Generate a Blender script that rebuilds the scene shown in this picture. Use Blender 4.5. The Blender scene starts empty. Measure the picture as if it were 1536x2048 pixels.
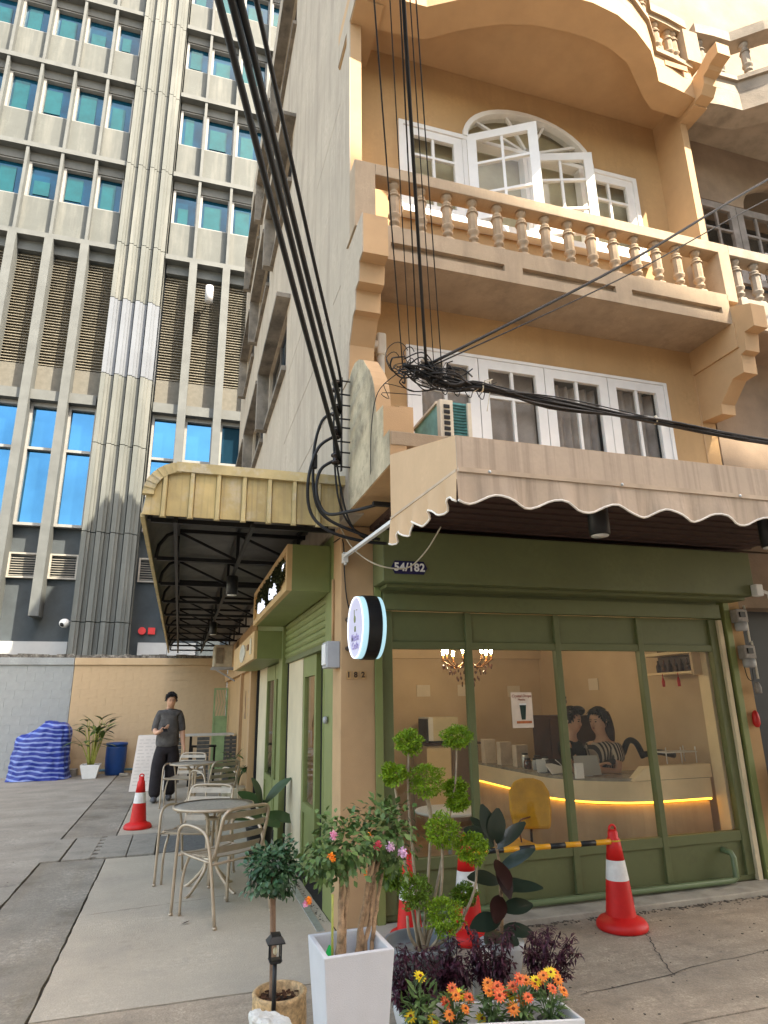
import bpy, bmesh, math, random
from mathutils import Vector, Matrix
R = math.radians
rnd = random.Random(7)
sc = bpy.context.scene
COL = sc.collection

# ------------------------------------------------------------------ camera
cd = bpy.data.cameras.new('camera')
cd.sensor_fit = 'VERTICAL'; cd.sensor_height = 24.0; cd.lens = 15.066
cd.clip_start = 0.05; cd.clip_end = 600
cam = bpy.data.objects.new('camera', cd); COL.objects.link(cam)
rot = Matrix(((0.95627136, -0.06917628, -0.28418256),
              (-0.29209117, -0.27601473, -0.9156957),
              (-0.01509415, 0.95866079, -0.28415077)))
cam.matrix_world = Matrix.Translation((0, 0, 1.55)) @ rot.to_4x4()
sc.camera = cam

# ------------------------------------------------------------------ sky, sun, exposure
SUN_EL, SUN_AZ = 51.5, 36.0          # azimuth: degrees from -Y towards +X
wd = bpy.data.worlds.new('World'); sc.world = wd; wd.use_nodes = True
wn = wd.node_tree.nodes; wl = wd.node_tree.links
sky = wn.new('ShaderNodeTexSky'); sky.sky_type = 'NISHITA'; sky.sun_disc = False
sky.sun_elevation = R(SUN_EL); sky.sun_rotation = R(180 - SUN_AZ)
sky.air_density = 1.0; sky.dust_density = 2.0; sky.ozone_density = 1.0
wn['Background'].inputs['Strength'].default_value = 0.15
wt = wn.new('ShaderNodeMix'); wt.data_type = 'RGBA'; wt.blend_type = 'MULTIPLY'; wt.inputs['Factor'].default_value = 1.0
wt.inputs[7].default_value = (1.14, .985, .775, 1)      # hazy, warm city air
wl.new(sky.outputs[0], wt.inputs[6]); wl.new(wt.outputs[2], wn['Background'].inputs['Color'])
sd = bpy.data.lights.new('sun', 'SUN'); sd.energy = 3.0; sd.angle = R(0.6); sd.color = (1.0, 0.87, 0.67)
sun = bpy.data.objects.new('sun', sd); COL.objects.link(sun)
sdir = Vector((math.sin(R(SUN_AZ)) * math.cos(R(SUN_EL)), -math.cos(R(SUN_AZ)) * math.cos(R(SUN_EL)), math.sin(R(SUN_EL))))
sun.rotation_euler = sdir.to_track_quat('Z', 'Y').to_euler()
sun.location = (6, -10, 30)
vs = sc.view_settings
vs.view_transform = 'Standard'; vs.look = 'None'; vs.gamma = 1.0; vs.use_curve_mapping = False
vs.exposure = 2.6

# ------------------------------------------------------------------ helpers
def wloc(o):
    v = Vector((0, 0, 0))
    while o is not None:
        v += o.location; o = o.parent
    return v

class MB:
    """collects shapes and links them as ONE mesh object"""
    def __init__(s): s.v = []; s.f = []; s.sm = []
    def add(s, vs, fs, smooth=False):
        n = len(s.v); s.v.extend([tuple(p) for p in vs])
        for f in fs: s.f.append([i + n for i in f]); s.sm.append(smooth)
    def box(s, x0, x1, y0, y1, z0, z1):
        s.add([(x0,y0,z0),(x1,y0,z0),(x1,y1,z0),(x0,y1,z0),(x0,y0,z1),(x1,y0,z1),(x1,y1,z1),(x0,y1,z1)],
              [(3,2,1,0),(4,5,6,7),(0,1,5,4),(1,2,6,5),(2,3,7,6),(3,0,4,7)]); return s
    def obox(s, c, sz, m=None):
        a, b, d = sz[0]/2, sz[1]/2, sz[2]/2
        P = [(-a,-b,-d),(a,-b,-d),(a,b,-d),(-a,b,-d),(-a,-b,d),(a,-b,d),(a,b,d),(-a,b,d)]
        P = [Vector(p) for p in P]
        if m is not None: P = [m @ p for p in P]
        s.add([p + Vector(c) for p in P], [(3,2,1,0),(4,5,6,7),(0,1,5,4),(1,2,6,5),(2,3,7,6),(3,0,4,7)]); return s
    def bar(s, p, q, w, h=None):
        p = Vector(p); q = Vector(q); d = q - p; L = d.length
        m = d.to_track_quat('Y', 'Z').to_matrix()
        return s.obox((p + q) / 2, (w, L, h or w), m)
    def tube(s, pts, r, n=8, cap=True):
        pts = [Vector(p) for p in pts]; N = len(pts)
        rs = r if isinstance(r, (list, tuple)) else [r] * N
        vs = []; up = None
        for i in range(N):
            t = (pts[min(i+1, N-1)] - pts[max(i-1, 0)]).normalized()
            if up is None:
                up = Vector((0,0,1)) if abs(t.z) < .9 else Vector((1,0,0))
            u = (up - t * up.dot(t))
            if u.length < 1e-4: u = Vector((1,0,0)) - t * t.x
            u.normalize(); w = t.cross(u); up = u
            for k in range(n):
                a = 2*math.pi*k/n
                vs.append(pts[i] + (u*math.cos(a) + w*math.sin(a)) * rs[i])
        fs = []
        for i in range(N-1):
            for k in range(n):
                a = i*n+k; b = i*n+(k+1) % n
                fs.append((a, b, b+n, a+n))
        s.add(vs, fs, True)
        if cap:
            m = len(s.v) - len(vs)
            s.f.append([m + k for k in range(n)][::-1]); s.sm.append(False)
            s.f.append([m + (N-1)*n + k for k in range(n)]); s.sm.append(False)
        return s
    def lathe(s, c, prof, n=24, smooth=True, cap=True, sx=1, sy=1):
        vs = []; fs = []
        for (r, z) in prof:
            for k in range(n):
                a = 2*math.pi*k/n
                vs.append((c[0]+r*math.cos(a)*sx, c[1]+r*math.sin(a)*sy, c[2]+z))
        for i in range(len(prof)-1):
            for k in range(n):
                a = i*n+k; b = i*n+(k+1) % n
                fs.append((a, b, b+n, a+n))
        if cap:
            if prof[0][0] > 1e-5: fs.append(list(range(n))[::-1])
            if prof[-1][0] > 1e-5: fs.append([(len(prof)-1)*n+k for k in range(n)])
        s.add(vs, fs, smooth); return s
    def prism(s, poly, axis, a, b):
        def P(p, h):
            return (h, p[0], p[1]) if axis == 'x' else ((p[0], h, p[1]) if axis == 'y' else (p[0], p[1], h))
        n = len(poly)
        area = sum(poly[i][0]*poly[(i+1) % n][1]-poly[(i+1) % n][0]*poly[i][1] for i in range(n))
        if axis == 'y': area = -area
        if area < 0: poly = poly[::-1]
        vs = [P(p, a) for p in poly] + [P(p, b) for p in poly]
        fs = [list(range(n))[::-1], [n+i for i in range(n)]]
        for i in range(n):
            j = (i+1) % n; fs.append((i, j, n+j, n+i))
        s.add(vs, fs); return s
    def ell(s, c, rx, ry, rz, n=12, m=8, smooth=True):
        prof = [(math.sin(math.pi*i/m), -math.cos(math.pi*i/m)) for i in range(m+1)]
        vs = []; fs = []
        for (r, z) in prof:
            for k in range(n):
                a = 2*math.pi*k/n
                vs.append((c[0]+r*rx*math.cos(a), c[1]+r*ry*math.sin(a), c[2]+z*rz))
        for i in range(m):
            for k in range(n):
                a = i*n+k; b = i*n+(k+1) % n
                fs.append((a, b, b+n, a+n))
        s.add(vs, fs, smooth); return s
    def quad(s, a, b, c, d, smooth=False): s.add([a,b,c,d], [(0,1,2,3)], smooth); return s
    def leaf(s, base, d, nrm, L, W, bend=.2, seg=3, fold=.15, tip=1.0):
        """a leaf blade with a mid rib, pointed at both ends"""
        d = Vector(d).normalized(); nrm = Vector(nrm); side = d.cross(nrm)
        if side.length < 1e-4: side = d.cross(Vector((1,0.3,0.2)))
        side.normalize(); up = side.cross(d).normalized(); base = Vector(base)
        vs = []; fs = []
        for i in range(seg+1):
            t = i/seg
            w = W*.5*max(.02, math.sin(math.pi*min(1, (t*.94+.03)))**.75)
            c = base + d*L*t - up*(bend*L*t*t)
            vs += [c - side*w + up*fold*w, c, c + side*w + up*fold*w]
        for i in range(seg):
            a = i*3
            fs += [(a, a+1, a+4, a+3), (a+1, a+2, a+5, a+4)]
        s.add(vs, fs, True); return s
    def chip(s, base, d, nrm, L, W):
        """a tiny leaf: one folded diamond"""
        d = Vector(d).normalized(); side = d.cross(Vector(nrm))
        if side.length < 1e-4: side = d.cross(Vector((.3,1,.2)))
        side.normalize(); up = side.cross(d); b = Vector(base)
        m = b + d*L*.5
        s.add([b, m + side*W*.5 + up*W*.18, b + d*L - up*L*.12, m - side*W*.5 + up*W*.18], [(0,1,2),(0,2,3)], False); return s
    def mesh(s, name, off=None):
        me = bpy.data.meshes.new(name)
        v = s.v if off is None else [(p[0]-off[0], p[1]-off[1], p[2]-off[2]) for p in s.v]
        me.from_pydata(v, [], s.f)
        if any(s.sm): me.polygons.foreach_set('use_smooth', s.sm)
        me.validate(); me.update(); return me
    def build(s, name, m, parent=None, bevel=0, kind=None, label=None):
        me = s.mesh(name, wloc(parent) if parent else None)
        o = bpy.data.objects.new(name, me); COL.objects.link(o)
        if m: me.materials.append(m)
        o.parent = parent
        if bevel:
            b = o.modifiers.new('bevel', 'BEVEL'); b.width = bevel; b.segments = 2; b.limit_method = 'ANGLE'
        if kind: o['kind'] = kind
        if label: o['label'] = label
        return o

def thing(name, label, cat, loc=(0,0,0), group=None):
    o = bpy.data.objects.new(name, None); COL.objects.link(o); o.empty_display_size = .1
    o.location = loc; o['label'] = label; o['category'] = cat
    if group: o['group'] = group
    return o
def tilt(mb, rz, rx):
    """lean a thin pane a few millimetres, as real panes sit"""
    zs = [v[2] for v in mb.v]; xs = [v[0] for v in mb.v]; zm = (min(zs)+max(zs))/2; xm = (min(xs)+max(xs))/2
    mb.v = [(x, y+(z-zm)*rx+(x-xm)*rz, z) for x, y, z in mb.v]; return mb
def tag(o, label, cat, group=None):
    o['label'] = label; o['category'] = cat
    if group: o['group'] = group
    return o
def inst(o, parent, loc):
    """copy of one part, sharing its mesh"""
    c = o.copy(); COL.objects.link(c); c.parent = parent; c.location = loc; return c
def copy_thing(root, loc, rz, label):
    r = root.copy(); COL.objects.link(r); r.location = loc; r.rotation_euler = (0,0,rz); r['label'] = label
    for ch in list(root.children):
        c = ch.copy(); COL.objects.link(c); c.parent = r
        for g in list(ch.children):
            d = g.copy(); COL.objects.link(d); d.parent = c
    return r
def struct(o): o['kind'] = 'structure'; return o

def arc(c, r, a0, a1, n, ax='xz', r2=None):
    out = []
    for i in range(n+1):
        a = R(a0 + (a1-a0)*i/n); out.append((c[0]+r*math.cos(a), c[1]+(r2 or r)*math.sin(a)))
    return out

def smooth_path(pts, k=6):
    """Catmull-Rom through points"""
    P = [Vector(p) for p in pts]; out = []
    for i in range(len(P)-1):
        a = P[max(i-1,0)]; b = P[i]; c = P[i+1]; d = P[min(i+2, len(P)-1)]
        for j in range(k):
            t = j/k
            out.append(.5*((2*b)+(c-a)*t+(2*a-5*b+4*c-d)*t*t+(-a+3*b-3*c+d)*t**3))
    out.append(P[-1]); return out

# ------------------------------------------------------------------ materials
def lin(*c):
    return tuple(((x/255)/12.92 if x/255 <= .04045 else ((x/255+.055)/1.055)**2.4) for x in c) + (1,)
MATS = {}
def mat(name, col, rough=.65, var=.12, scale=6.0, bump=0.0, bscale=80.0, metal=0.0, streak=0.0, scol=None, sscale=(5,5,.35),
        spots=0.0, pcol=None, pscale=3.0, spec=.4, emit=None, estr=0.0, island=None, trans=0.0, fine=0.0, coat=0.0, sub=0.0, grit=0.0):
    if name in MATS: return MATS[name]
    m = bpy.data.materials.new(name); m.use_nodes = True; MATS[name] = m
    N = m.node_tree.nodes; Lk = m.node_tree.links; b = N['Principled BSDF']
    if len(col) == 3: col = tuple(col)+(1,)
    tc = N.new('ShaderNodeTexCoord')
    cur = None
    def noise(sc_, det=4.0, rgh=.6, mp=None):
        n = N.new('ShaderNodeTexNoise'); n.inputs['Scale'].default_value = sc_; n.inputs['Detail'].default_value = det
        n.inputs['Roughness'].default_value = rgh
        if mp:
            g = N.new('ShaderNodeMapping'); g.inputs['Scale'].default_value = mp
            Lk.new(tc.outputs['Object'], g.inputs['Vector']); Lk.new(g.outputs[0], n.inputs['Vector'])
        else: Lk.new(tc.outputs['Object'], n.inputs['Vector'])
        return n.outputs['Fac']
    def ramp(src, lo, hi):
        r = N.new('ShaderNodeMapRange'); r.inputs['From Min'].default_value = lo; r.inputs['From Max'].default_value = hi
        Lk.new(src, r.inputs['Value']); return r.outputs[0]
    def mix(fac, a, c, blend='MIX'):
        x = N.new('ShaderNodeMix'); x.data_type = 'RGBA'; x.blend_type = blend
        if hasattr(fac, 'name'): Lk.new(fac, x.inputs['Factor'])
        else: x.inputs['Factor'].default_value = fac
        for v, k in ((a,'A'),(c,'B')):
            if hasattr(v, 'name') and hasattr(v, 'links'): Lk.new(v, [i for i in x.inputs if i.name == k and i.type == 'RGBA'][0])
            else: [i for i in x.inputs if i.name == k and i.type == 'RGBA'][0].default_value = v
        return [o for o in x.outputs if o.type == 'RGBA'][0]
    base = N.new('ShaderNodeRGB'); base.outputs[0].default_value = col; cur = base.outputs[0]
    if island is not None:
        ge = N.new('ShaderNodeNewGeometry')
        cur = mix(ge.outputs['Random Per Island'], cur, tuple(island)+(1,) if len(island) == 3 else island)
    if var:
        d = tuple(c*(1-2.2*var) for c in col[:3])+(1,); h = tuple(min(1, c*(1+1.2*var)) for c in col[:3])+(1,)
        f = ramp(noise(scale), .3, .7)
        if island is None: cur = mix(f, d, h)
    if fine:
        f2 = ramp(noise(scale*14, 3), .35, .65)
        cur = mix(f2, cur, tuple(c*(1-fine) for c in col[:3])+(1,))
    if grit:
        for k_, sc_ in ((grit, 95.0), (grit*.7, 31.0)):
            f3 = ramp(noise(sc_, 2, .5), .40, .66)
            mm = N.new('ShaderNodeMath'); mm.operation = 'MULTIPLY'; mm.inputs[1].default_value = .6; Lk.new(f3, mm.inputs[0])
            cur = mix(mm.outputs[0], cur, tuple(c*(1-k_) for c in col[:3])+(1,))
    if spots:
        f = ramp(noise(pscale, 6, .7), .52, .68)
        mm = N.new('ShaderNodeMath'); mm.operation = 'MULTIPLY'; mm.inputs[1].default_value = spots; Lk.new(f, mm.inputs[0])
        cur = mix(mm.outputs[0], cur, (pcol or (.1,.09,.08))+(1,) if pcol is None or len(pcol) == 3 else pcol)
    if streak:
        f = ramp(noise(1.0, 5, .65, sscale), .48, .72)
        mm = N.new('ShaderNodeMath'); mm.operation = 'MULTIPLY'; mm.inputs[1].default_value = streak; Lk.new(f, mm.inputs[0])
        cur = mix(mm.outputs[0], cur, (scol or (.12,.1,.08))+(1,))
    Lk.new(cur, b.inputs['Base Color'])
    b.inputs['Roughness'].default_value = rough; b.inputs['Metallic'].default_value = metal
    b.inputs['Specular IOR Level'].default_value = spec
    if coat: b.inputs['Coat Weight'].default_value = coat
    if trans: b.inputs['Transmission Weight'].default_value = trans
    if sub: b.inputs['Subsurface Weight'].default_value = sub
    if bump:
        bp = N.new('ShaderNodeBump'); bp.inputs['Strength'].default_value = bump; bp.inputs['Distance'].default_value = .01
        Lk.new(noise(bscale, 5), bp.inputs['Height']); Lk.new(bp.outputs[0], b.inputs['Normal'])
    if emit:
        b.inputs['Emission Color'].default_value = tuple(emit)+(1,) if len(emit) == 3 else emit
        b.inputs['Emission Strength'].default_value = estr
    return m
def glass_mat(name, tint=(1,1,1), ior=1.45, dirt=.04):
    if name in MATS: return MATS[name]
    m = bpy.data.materials.new(name); m.use_nodes = True; MATS[name] = m
    N = m.node_tree.nodes; Lk = m.node_tree.links; N.clear()
    out = N.new('ShaderNodeOutputMaterial'); fr = N.new('ShaderNodeFresnel'); fr.inputs['IOR'].default_value = ior
    tr = N.new('ShaderNodeBsdfTransparent'); tr.inputs['Color'].default_value = tuple(tint)+(1,)
    gl = N.new('ShaderNodeBsdfGlossy'); gl.inputs['Roughness'].default_value = .015
    di = N.new('ShaderNodeBsdfDiffuse'); di.inputs['Color'].default_value = (.6,.6,.58,1)
    m0 = N.new('ShaderNodeMixShader'); m0.inputs[0].default_value = dirt
    m1 = N.new('ShaderNodeMixShader')
    Lk.new(tr.outputs[0], m0.inputs[1]); Lk.new(di.outputs[0], m0.inputs[2])
    ge = N.new('ShaderNodeNewGeometry'); sb = N.new('ShaderNodeMath'); sb.operation = 'SUBTRACT'; sb.use_clamp = True
    Lk.new(fr.outputs[0], sb.inputs[0]); Lk.new(ge.outputs['Backfacing'], sb.inputs[1])    # the far face of a thin pane only lets light out
    Lk.new(sb.outputs[0], m1.inputs[0]); Lk.new(m0.outputs[0], m1.inputs[1]); Lk.new(gl.outputs[0], m1.inputs[2])
    Lk.new(m1.outputs[0], out.inputs['Surface']); return m

M_beige   = mat('beige paint', (.495,.312,.148), .8, .07, 2.5, .25, 120, streak=.3, scol=(.32,.20,.095), sscale=(4,4,.4), fine=.05)
M_trimp   = mat('shaded beige paint', (.40,.305,.21), .85, .10, 4, .25, 120, streak=.5, scol=(.19,.145,.105), sscale=(5,5,.9), spots=.22, pcol=(.22,.17,.12), pscale=3, fine=.08)  # same beige paint, greyed in colour for the cool shade on outer faces
M_beige2  = mat('beige paint plain', (.475,.305,.16), .75, .05, 3, .2, 150)
M_side    = mat('stained render', (.45,.38,.295), .85, .10, 1.2, .3, 60, streak=.6, scol=(.22,.175,.14), sscale=(6,3.5,.5), spots=.4, pcol=(.34,.28,.22), pscale=.9, fine=.12)
M_mould   = mat('mouldy render', (.52,.44,.30), .9, .22, 3.0, .5, 50, streak=.7, scol=(.10,.085,.06), sscale=(9,3.2,.7), spots=.7, pcol=(.085,.07,.05), pscale=3.2)
M_green   = mat('green paint', (.135,.150,.062), .5, .09, 2, .08, 120, spots=.18, pcol=(.085,.085,.045), pscale=2.2, fine=.06)
M_greenL  = mat('lit green paint', (.215,.245,.085), .45, .07, 2.5, spots=.15, pcol=(.13,.14,.06), pscale=2.4)  # the same green, lightened in colour for daylight on the yard side
M_cream   = mat('cream paint', (.66,.56,.38), .7, .05, 3)
M_white   = mat('white window paint', (.78,.76,.74), .45, .03, 5)
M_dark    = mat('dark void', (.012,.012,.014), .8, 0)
M_black   = mat('black powder coat', (.012,.012,.013), .45, 0)
M_blackst = mat('black steel', (.010,.009,.009), .5, .1)
M_pane    = glass_mat('shop glass', (.95,.95,.93), 1.58, .008)
M_pane2   = glass_mat('house glass', (.97,.97,.96), 1.5, .008)
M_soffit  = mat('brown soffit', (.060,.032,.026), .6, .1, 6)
M_steel   = mat('galvanised', (.55,.57,.58), .4, .1, 20, metal=.7)
M_whitep  = mat('white plastic', (.78,.78,.77), .4, .03)
M_greyp   = mat('grey plastic', (.38,.385,.40), .45, .05)
M_rubber  = mat('cable black', (.010,.010,.011), .55, .1)
M_pvc     = mat('pvc pipe', (.70,.66,.58), .5, .08)

def text_mesh(txt, size, m, name, parent, mw, extrude=.002, bold=0.0, align='CENTER', space=1.0, shear=0.0):
    c = bpy.data.curves.new(name, 'FONT'); c.body = txt; c.size = size; c.extrude = extrude; c.offset = bold
    c.align_x = align; c.align_y = 'CENTER'; c.space_character = space; c.shear = shear; c.resolution_u = 4
    t = bpy.data.objects.new('tmp', c); COL.objects.link(t)
    dg = bpy.context.evaluated_depsgraph_get(); dg.update()
    me = bpy.data.meshes.new_from_object(t.evaluated_get(dg)); me.name = name
    bpy.data.objects.remove(t); bpy.data.curves.remove(c)
    if parent is not None: mw = Matrix.Translation(-wloc(parent)) @ mw
    me.transform(mw); me.materials.clear(); me.materials.append(m)
    o = bpy.data.objects.new(name, me); COL.objects.link(o); o.parent = parent; return o
# facing -Y (read from the street):
def face_front(loc, tilt=0): return Matrix.Translation(loc) @ Matrix.Rotation(R(90), 4, 'X') @ Matrix.Rotation(R(tilt), 4, 'Z')
# facing -X (read from the yard):
def face_side(loc): return Matrix.Translation(loc) @ Matrix.Rotation(R(-90), 4, 'Z') @ Matrix.Rotation(R(90), 4, 'X')
# ------------------------------------------------------------------ ground
M_grout = mat('grout', (.05,.047,.042), .95, .1)
M_road  = mat('old concrete', (.40,.36,.30), .9, .34, 2.0, .7, 70, spots=.6, pcol=(.16,.145,.125), pscale=4.0, streak=.35, scol=(.42,.39,.33), sscale=(.5,2.6,1), fine=.22, grit=.55)
M_strip = mat('drain concrete', (.34,.305,.25), .9, .32, 1.8, .55, 80, spots=.8, pcol=(.115,.095,.07), pscale=1.1, streak=.5, scol=(.20,.16,.10), sscale=(3.5,.4,1), fine=.25, grit=.55)
M_walk  = mat('smooth concrete', (.48,.42,.33), .85, .15, 1.6, .45, 90, spots=.38, pcol=(.27,.245,.205), pscale=1.3, fine=.10, grit=.28)
M_apron = mat('brown concrete', (.53,.435,.325), .9, .26, 2.4, .8, 60, spots=.6, pcol=(.22,.185,.145), pscale=5.5, streak=.55, scol=(.20,.165,.125), sscale=(1.6,7.0,1), fine=.25, grit=.55)
M_cover = mat('slab cover', (.33,.30,.25), .9, .25, 3, .5, 60, spots=.6, pcol=(.13,.12,.1), pscale=3, fine=.2)
def slab(x0, x1, y0, y1, zt, amp=.0025, step=.11, far=None):
    """a cast slab whose edges are worn: the outline wanders a few millimetres"""
    r_ = random.Random(int((x0+y0)*1000)); P = []
    def run(a, b):
        L = math.dist(a, b); n = max(1, min(160, int(L/step)))
        for i in range(n):
            t = i/n; w = r_.gauss(0, amp)*(0 if i == 0 else 1); dx, dy = (b[0]-a[0])/L, (b[1]-a[1])/L
            P.append((a[0]+(b[0]-a[0])*t-dy*w, a[1]+(b[1]-a[1])*t+dx*w))
    c = [(x0,y0),(x1,y0),(x1,y1),(x0,y1)]
    for i in range(4): run(c[i], c[(i+1) % 4])
    return MB().prism(P, 'z', -.028, zt)
struct(MB().quad((-80,-80,-.03),(80,-80,-.03),(80,90,-.03),(-80,90,-.03)).build('ground', M_grout))
struct(slab(-12,-1.282,3.2,17.92,0).build('road', M_road)); struct(MB().box(-40,-12.01,-40,17.9,-.028,0).box(-12.0,-1.285,-40,3.185,-.028,0).build('road', M_road))
struct(slab(-1.264,-.646,3.2,8.195,-.006).build('drain_channel', M_strip)); struct(slab(-1.264,-.646,9.52,17.92,-.006).build('drain_channel', M_strip))
struct(slab(-.628,1.175,4.28,8.145,0).build('sidewalk', M_walk)); struct(MB().box(-.10,1.175,8.148,17.92,-.028,.0).build('sidewalk', M_walk)); struct(slab(-.628,-.103,9.50,17.92,0).build('sidewalk', M_walk))
struct(MB().box(-1.262,40,-40,3.185,-.028,-.002).box(-.64,1.19,3.2,4.265,-.028,-.002).box(1.19,40,3.2,4.735,-.028,-.002).build('forecourt', M_apron))
# drain inlet: four cover slabs of concrete with a scalloped edge
for a in ((-1.31,-1.10,8.23,9.47),(-1.08,-.80,8.23,9.47),(-.74,-.44,8.23,9.47)):
    struct(MB().box(*a,-.028,.004).build('drain_cover', M_cover, bevel=.006))
struct(MB().box(-.43,-.15,8.23,8.80,-.028,.006).build('drain_cover', M_cover, bevel=.006))
struct(MB().box(-.43,-.15,8.82,9.47,-.028,.003).build('drain_cover', M_cover, bevel=.006))
g_ = MB()
for i in range(6): g_.box(-.80,-.735,8.28+i*.2,8.40+i*.2,-.028,.002)
struct(g_.build('drain_grate', M_cover))
struct(MB().box(1.19,5.2,4.75,5.02,-.02,.035).build('kerb', mat('kerb concrete', (.44,.40,.33), .9, .2, 3, .4, 60, spots=.5, pcol=(.2,.18,.15)), bevel=.008))
struct(MB().box(1.045,1.10,5.12,9.2,0,.006).build('floor_rail', M_steel))
tag(MB().box(-.12,.52,8.22,9.18,.001,.010).build('floor_mat', mat('mat', (.15,.145,.135), .95, .15, 30, .5, 300), bevel=.004),
    'dark grey rubber doormat lying beside the drain cover', 'doormat')

# hairline cracks opened in the slabs, and grime gathered along the kerb
M_crack = mat('crack', (.07,.06,.05), .95, .2, 20)
def crack(a, b, zt, seed, wob=.035, w=.0045):
    r_ = random.Random(seed); n = 40; L = []; Rr = []; d = Vector((b[0]-a[0], b[1]-a[1])).normalized(); nn = Vector((-d.y, d.x)); off = 0
    for i in range(n+1):
        t = i/n; off += r_.gauss(0, wob*.3); off *= .93; p = Vector(a)+(Vector(b)-Vector(a))*t+nn*off; k = w*r_.uniform(.3,1)*(1 if 0 < i < n else .1)
        L.append((p.x+nn.x*k, p.y+nn.y*k, zt)); Rr.append((p.x-nn.x*k, p.y-nn.y*k, zt))
    m = MB(); m.add(L+Rr, [(i, i+n+1, i+n+2, i+1) for i in range(n)]); return struct(m.build('crack', M_crack))
crack((2.2,3.62),(5.6,3.95),.0005,1); crack((3.4,4.72),(2.9,3.66),.0008,2); crack((-3.6,6.6),(-1.3,7.3),.002,3); crack((-.6,6.1),(1.0,6.35),.0022,4,.02,.003)
M_grime = mat('grime', (.16,.135,.105), .95, .35, 14, .6, 80, fine=.3)
g_ = MB(); r_ = random.Random(9)
for i in range(420):
    x = r_.uniform(1.3,5.1); y = 4.735-abs(r_.gauss(0,.035)); a_ = r_.uniform(0,3.1); k = r_.uniform(.004,.014)
    g_.obox((x,y,.0005+k*.10), (k*1.6,k,k*.35), Matrix.Rotation(a_,3,'Z'))
for i in range(260):
    y = r_.uniform(5.3,9.1); x = 1.115+abs(r_.gauss(0,.02)); k = r_.uniform(.003,.010); g_.obox((x,y,.001+k*.10), (k*1.6,k,k*.35), Matrix.Rotation(r_.uniform(0,3),3,'Z'))
for i in range(220):
    x = r_.uniform(-5,-1.4) if i % 2 else r_.uniform(1.3,5); y = r_.uniform(6,17) if i % 2 else r_.uniform(3.3,4.6); k = r_.uniform(.003,.009); g_.obox((x,y,.001+k*.10), (k*1.6,k,k*.4), Matrix.Rotation(r_.uniform(0,3),3,'Z'))
o = g_.build('grit', M_grime, kind='stuff'); o['label'] = 'loose grit and grime gathered along the kerb and joints'; o['category'] = 'grit'

# ------------------------------------------------------------------ yard wall
M_blockG = mat('painted block grey', (.34,.36,.36), .85, .12, 2.2, .35, 90, streak=.3, scol=(.22,.22,.21), sscale=(3,3,.5), fine=.08)
M_blockB = mat('painted block beige', (.55,.40,.24), .85, .10, 1.4, .35, 90, streak=.35, scol=(.40,.27,.15), sscale=(2,2,.5), spots=.2, pcol=(.62,.50,.34), pscale=1.6, fine=.06)
M_moss = mat('mossy coping', (.16,.145,.125), .95, .4, 9, .8, 40, spots=.8, pcol=(.55,.53,.48), pscale=7)
def block_wall(name, label, x0, x1, m):
    t = thing(name, label, 'wall', (x0, 17.95, 0))
    MB().box(x0, x1, 17.962, 18.15, -.03, 2.56).build('backing', m, t)
    bw, bh = .40, .20; protos = {}
    rows = 12
    for r in range(rows+1):
        z0 = r*bh - .03; z1 = min(z0+bh-.0035, 2.555)
        if z1 - z0 < .05: continue
        x = x0 - (.2 if r % 2 else 0)
        while x < x1 - .02:
            a, b = max(x, x0), min(x+bw-.0035, x1)
            if b - a > .04:
                k = (round(b-a, 3), round(z1-z0, 3))
                if k not in protos:
                    o = MB().box(0, b-a, 0, .014, 0, z1-z0).build('block', m); protos[k] = o; o.parent = t
                else: o = protos[k].copy(); COL.objects.link(o); o.parent = t
                o.location = (a-x0, rnd.uniform(-.0015, .0015), z0)
            x += bw
    MB().box(x0, x1, 17.90, 18.15, 2.56, 2.735).build('coping', m, t, bevel=.01)
    c = MB(); x = x0
    while x < x1:
        w = min(rnd.uniform(.12,.3), x1-x); c.box(x, x+w, 17.92+rnd.uniform(0,.02), 18.15, 2.735, 2.80+rnd.uniform(0,.035)); x += w
    c.build('mossy_cap', M_moss, t)
    return t
block_wall('yard_wall', 'pale blue grey painted block wall with mossy coping behind the blue tarpaulin', -6.4, -2.56, M_blockG)
block_wall('yard_wall', 'beige painted block wall with mossy coping behind the man', -2.55, 1.16, M_blockB)

# ------------------------------------------------------------------ office building
M_conc = mat('grey cladding', (.084,.094,.093), .75, .10, 1.4, .15, 60, streak=.3, scol=(.22,.22,.20), sscale=(3,3,.3), fine=.10)
M_flute = mat('fluted cladding', (.098,.108,.105), .75, .08, 1.0, .12, 60, streak=.35, scol=(.27,.27,.25), sscale=(2,2,.2), fine=.05)
M_fluteC = mat('pale cladding', (.125,.142,.170), .7, .05, 1.0, .1)  # paler, bluer tone for one lift of the fluted column
M_ledge = mat('ledge', (.092,.101,.103), .7, .08, 2, .1)
M_slate = mat('slate wall', (.046,.058,.068), .8, .1, 2, .1)
M_louv = mat('louver', (.20,.186,.148), .6, .15, 3)
M_louvW = mat('white louver', (.30,.29,.265), .6, .1, 3)
M_alu = mat('aluminium frame', (.215,.22,.22), .45, .05)
M_teal = mat('teal glazing', (.003,.055,.105), .06, .25, .55, spec=.5, metal=.4)
M_blueg = mat('blue glazing', (.045,.155,.28), .03, .15, .3, spec=.5, metal=.85)
M_blind = mat('sunlit blinds', (.004,.072,.085), .15, .10, 2, spec=.5, metal=.25)
YB = 24.0
ob = thing('office_building', 'tall grey office block with teal windows and a fluted column behind the yard wall', 'building', (-1, YB, 0))
MB().box(-16, 9, YB+.35, YB+14, -.1, 46).build('core', M_slate, ob)
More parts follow.
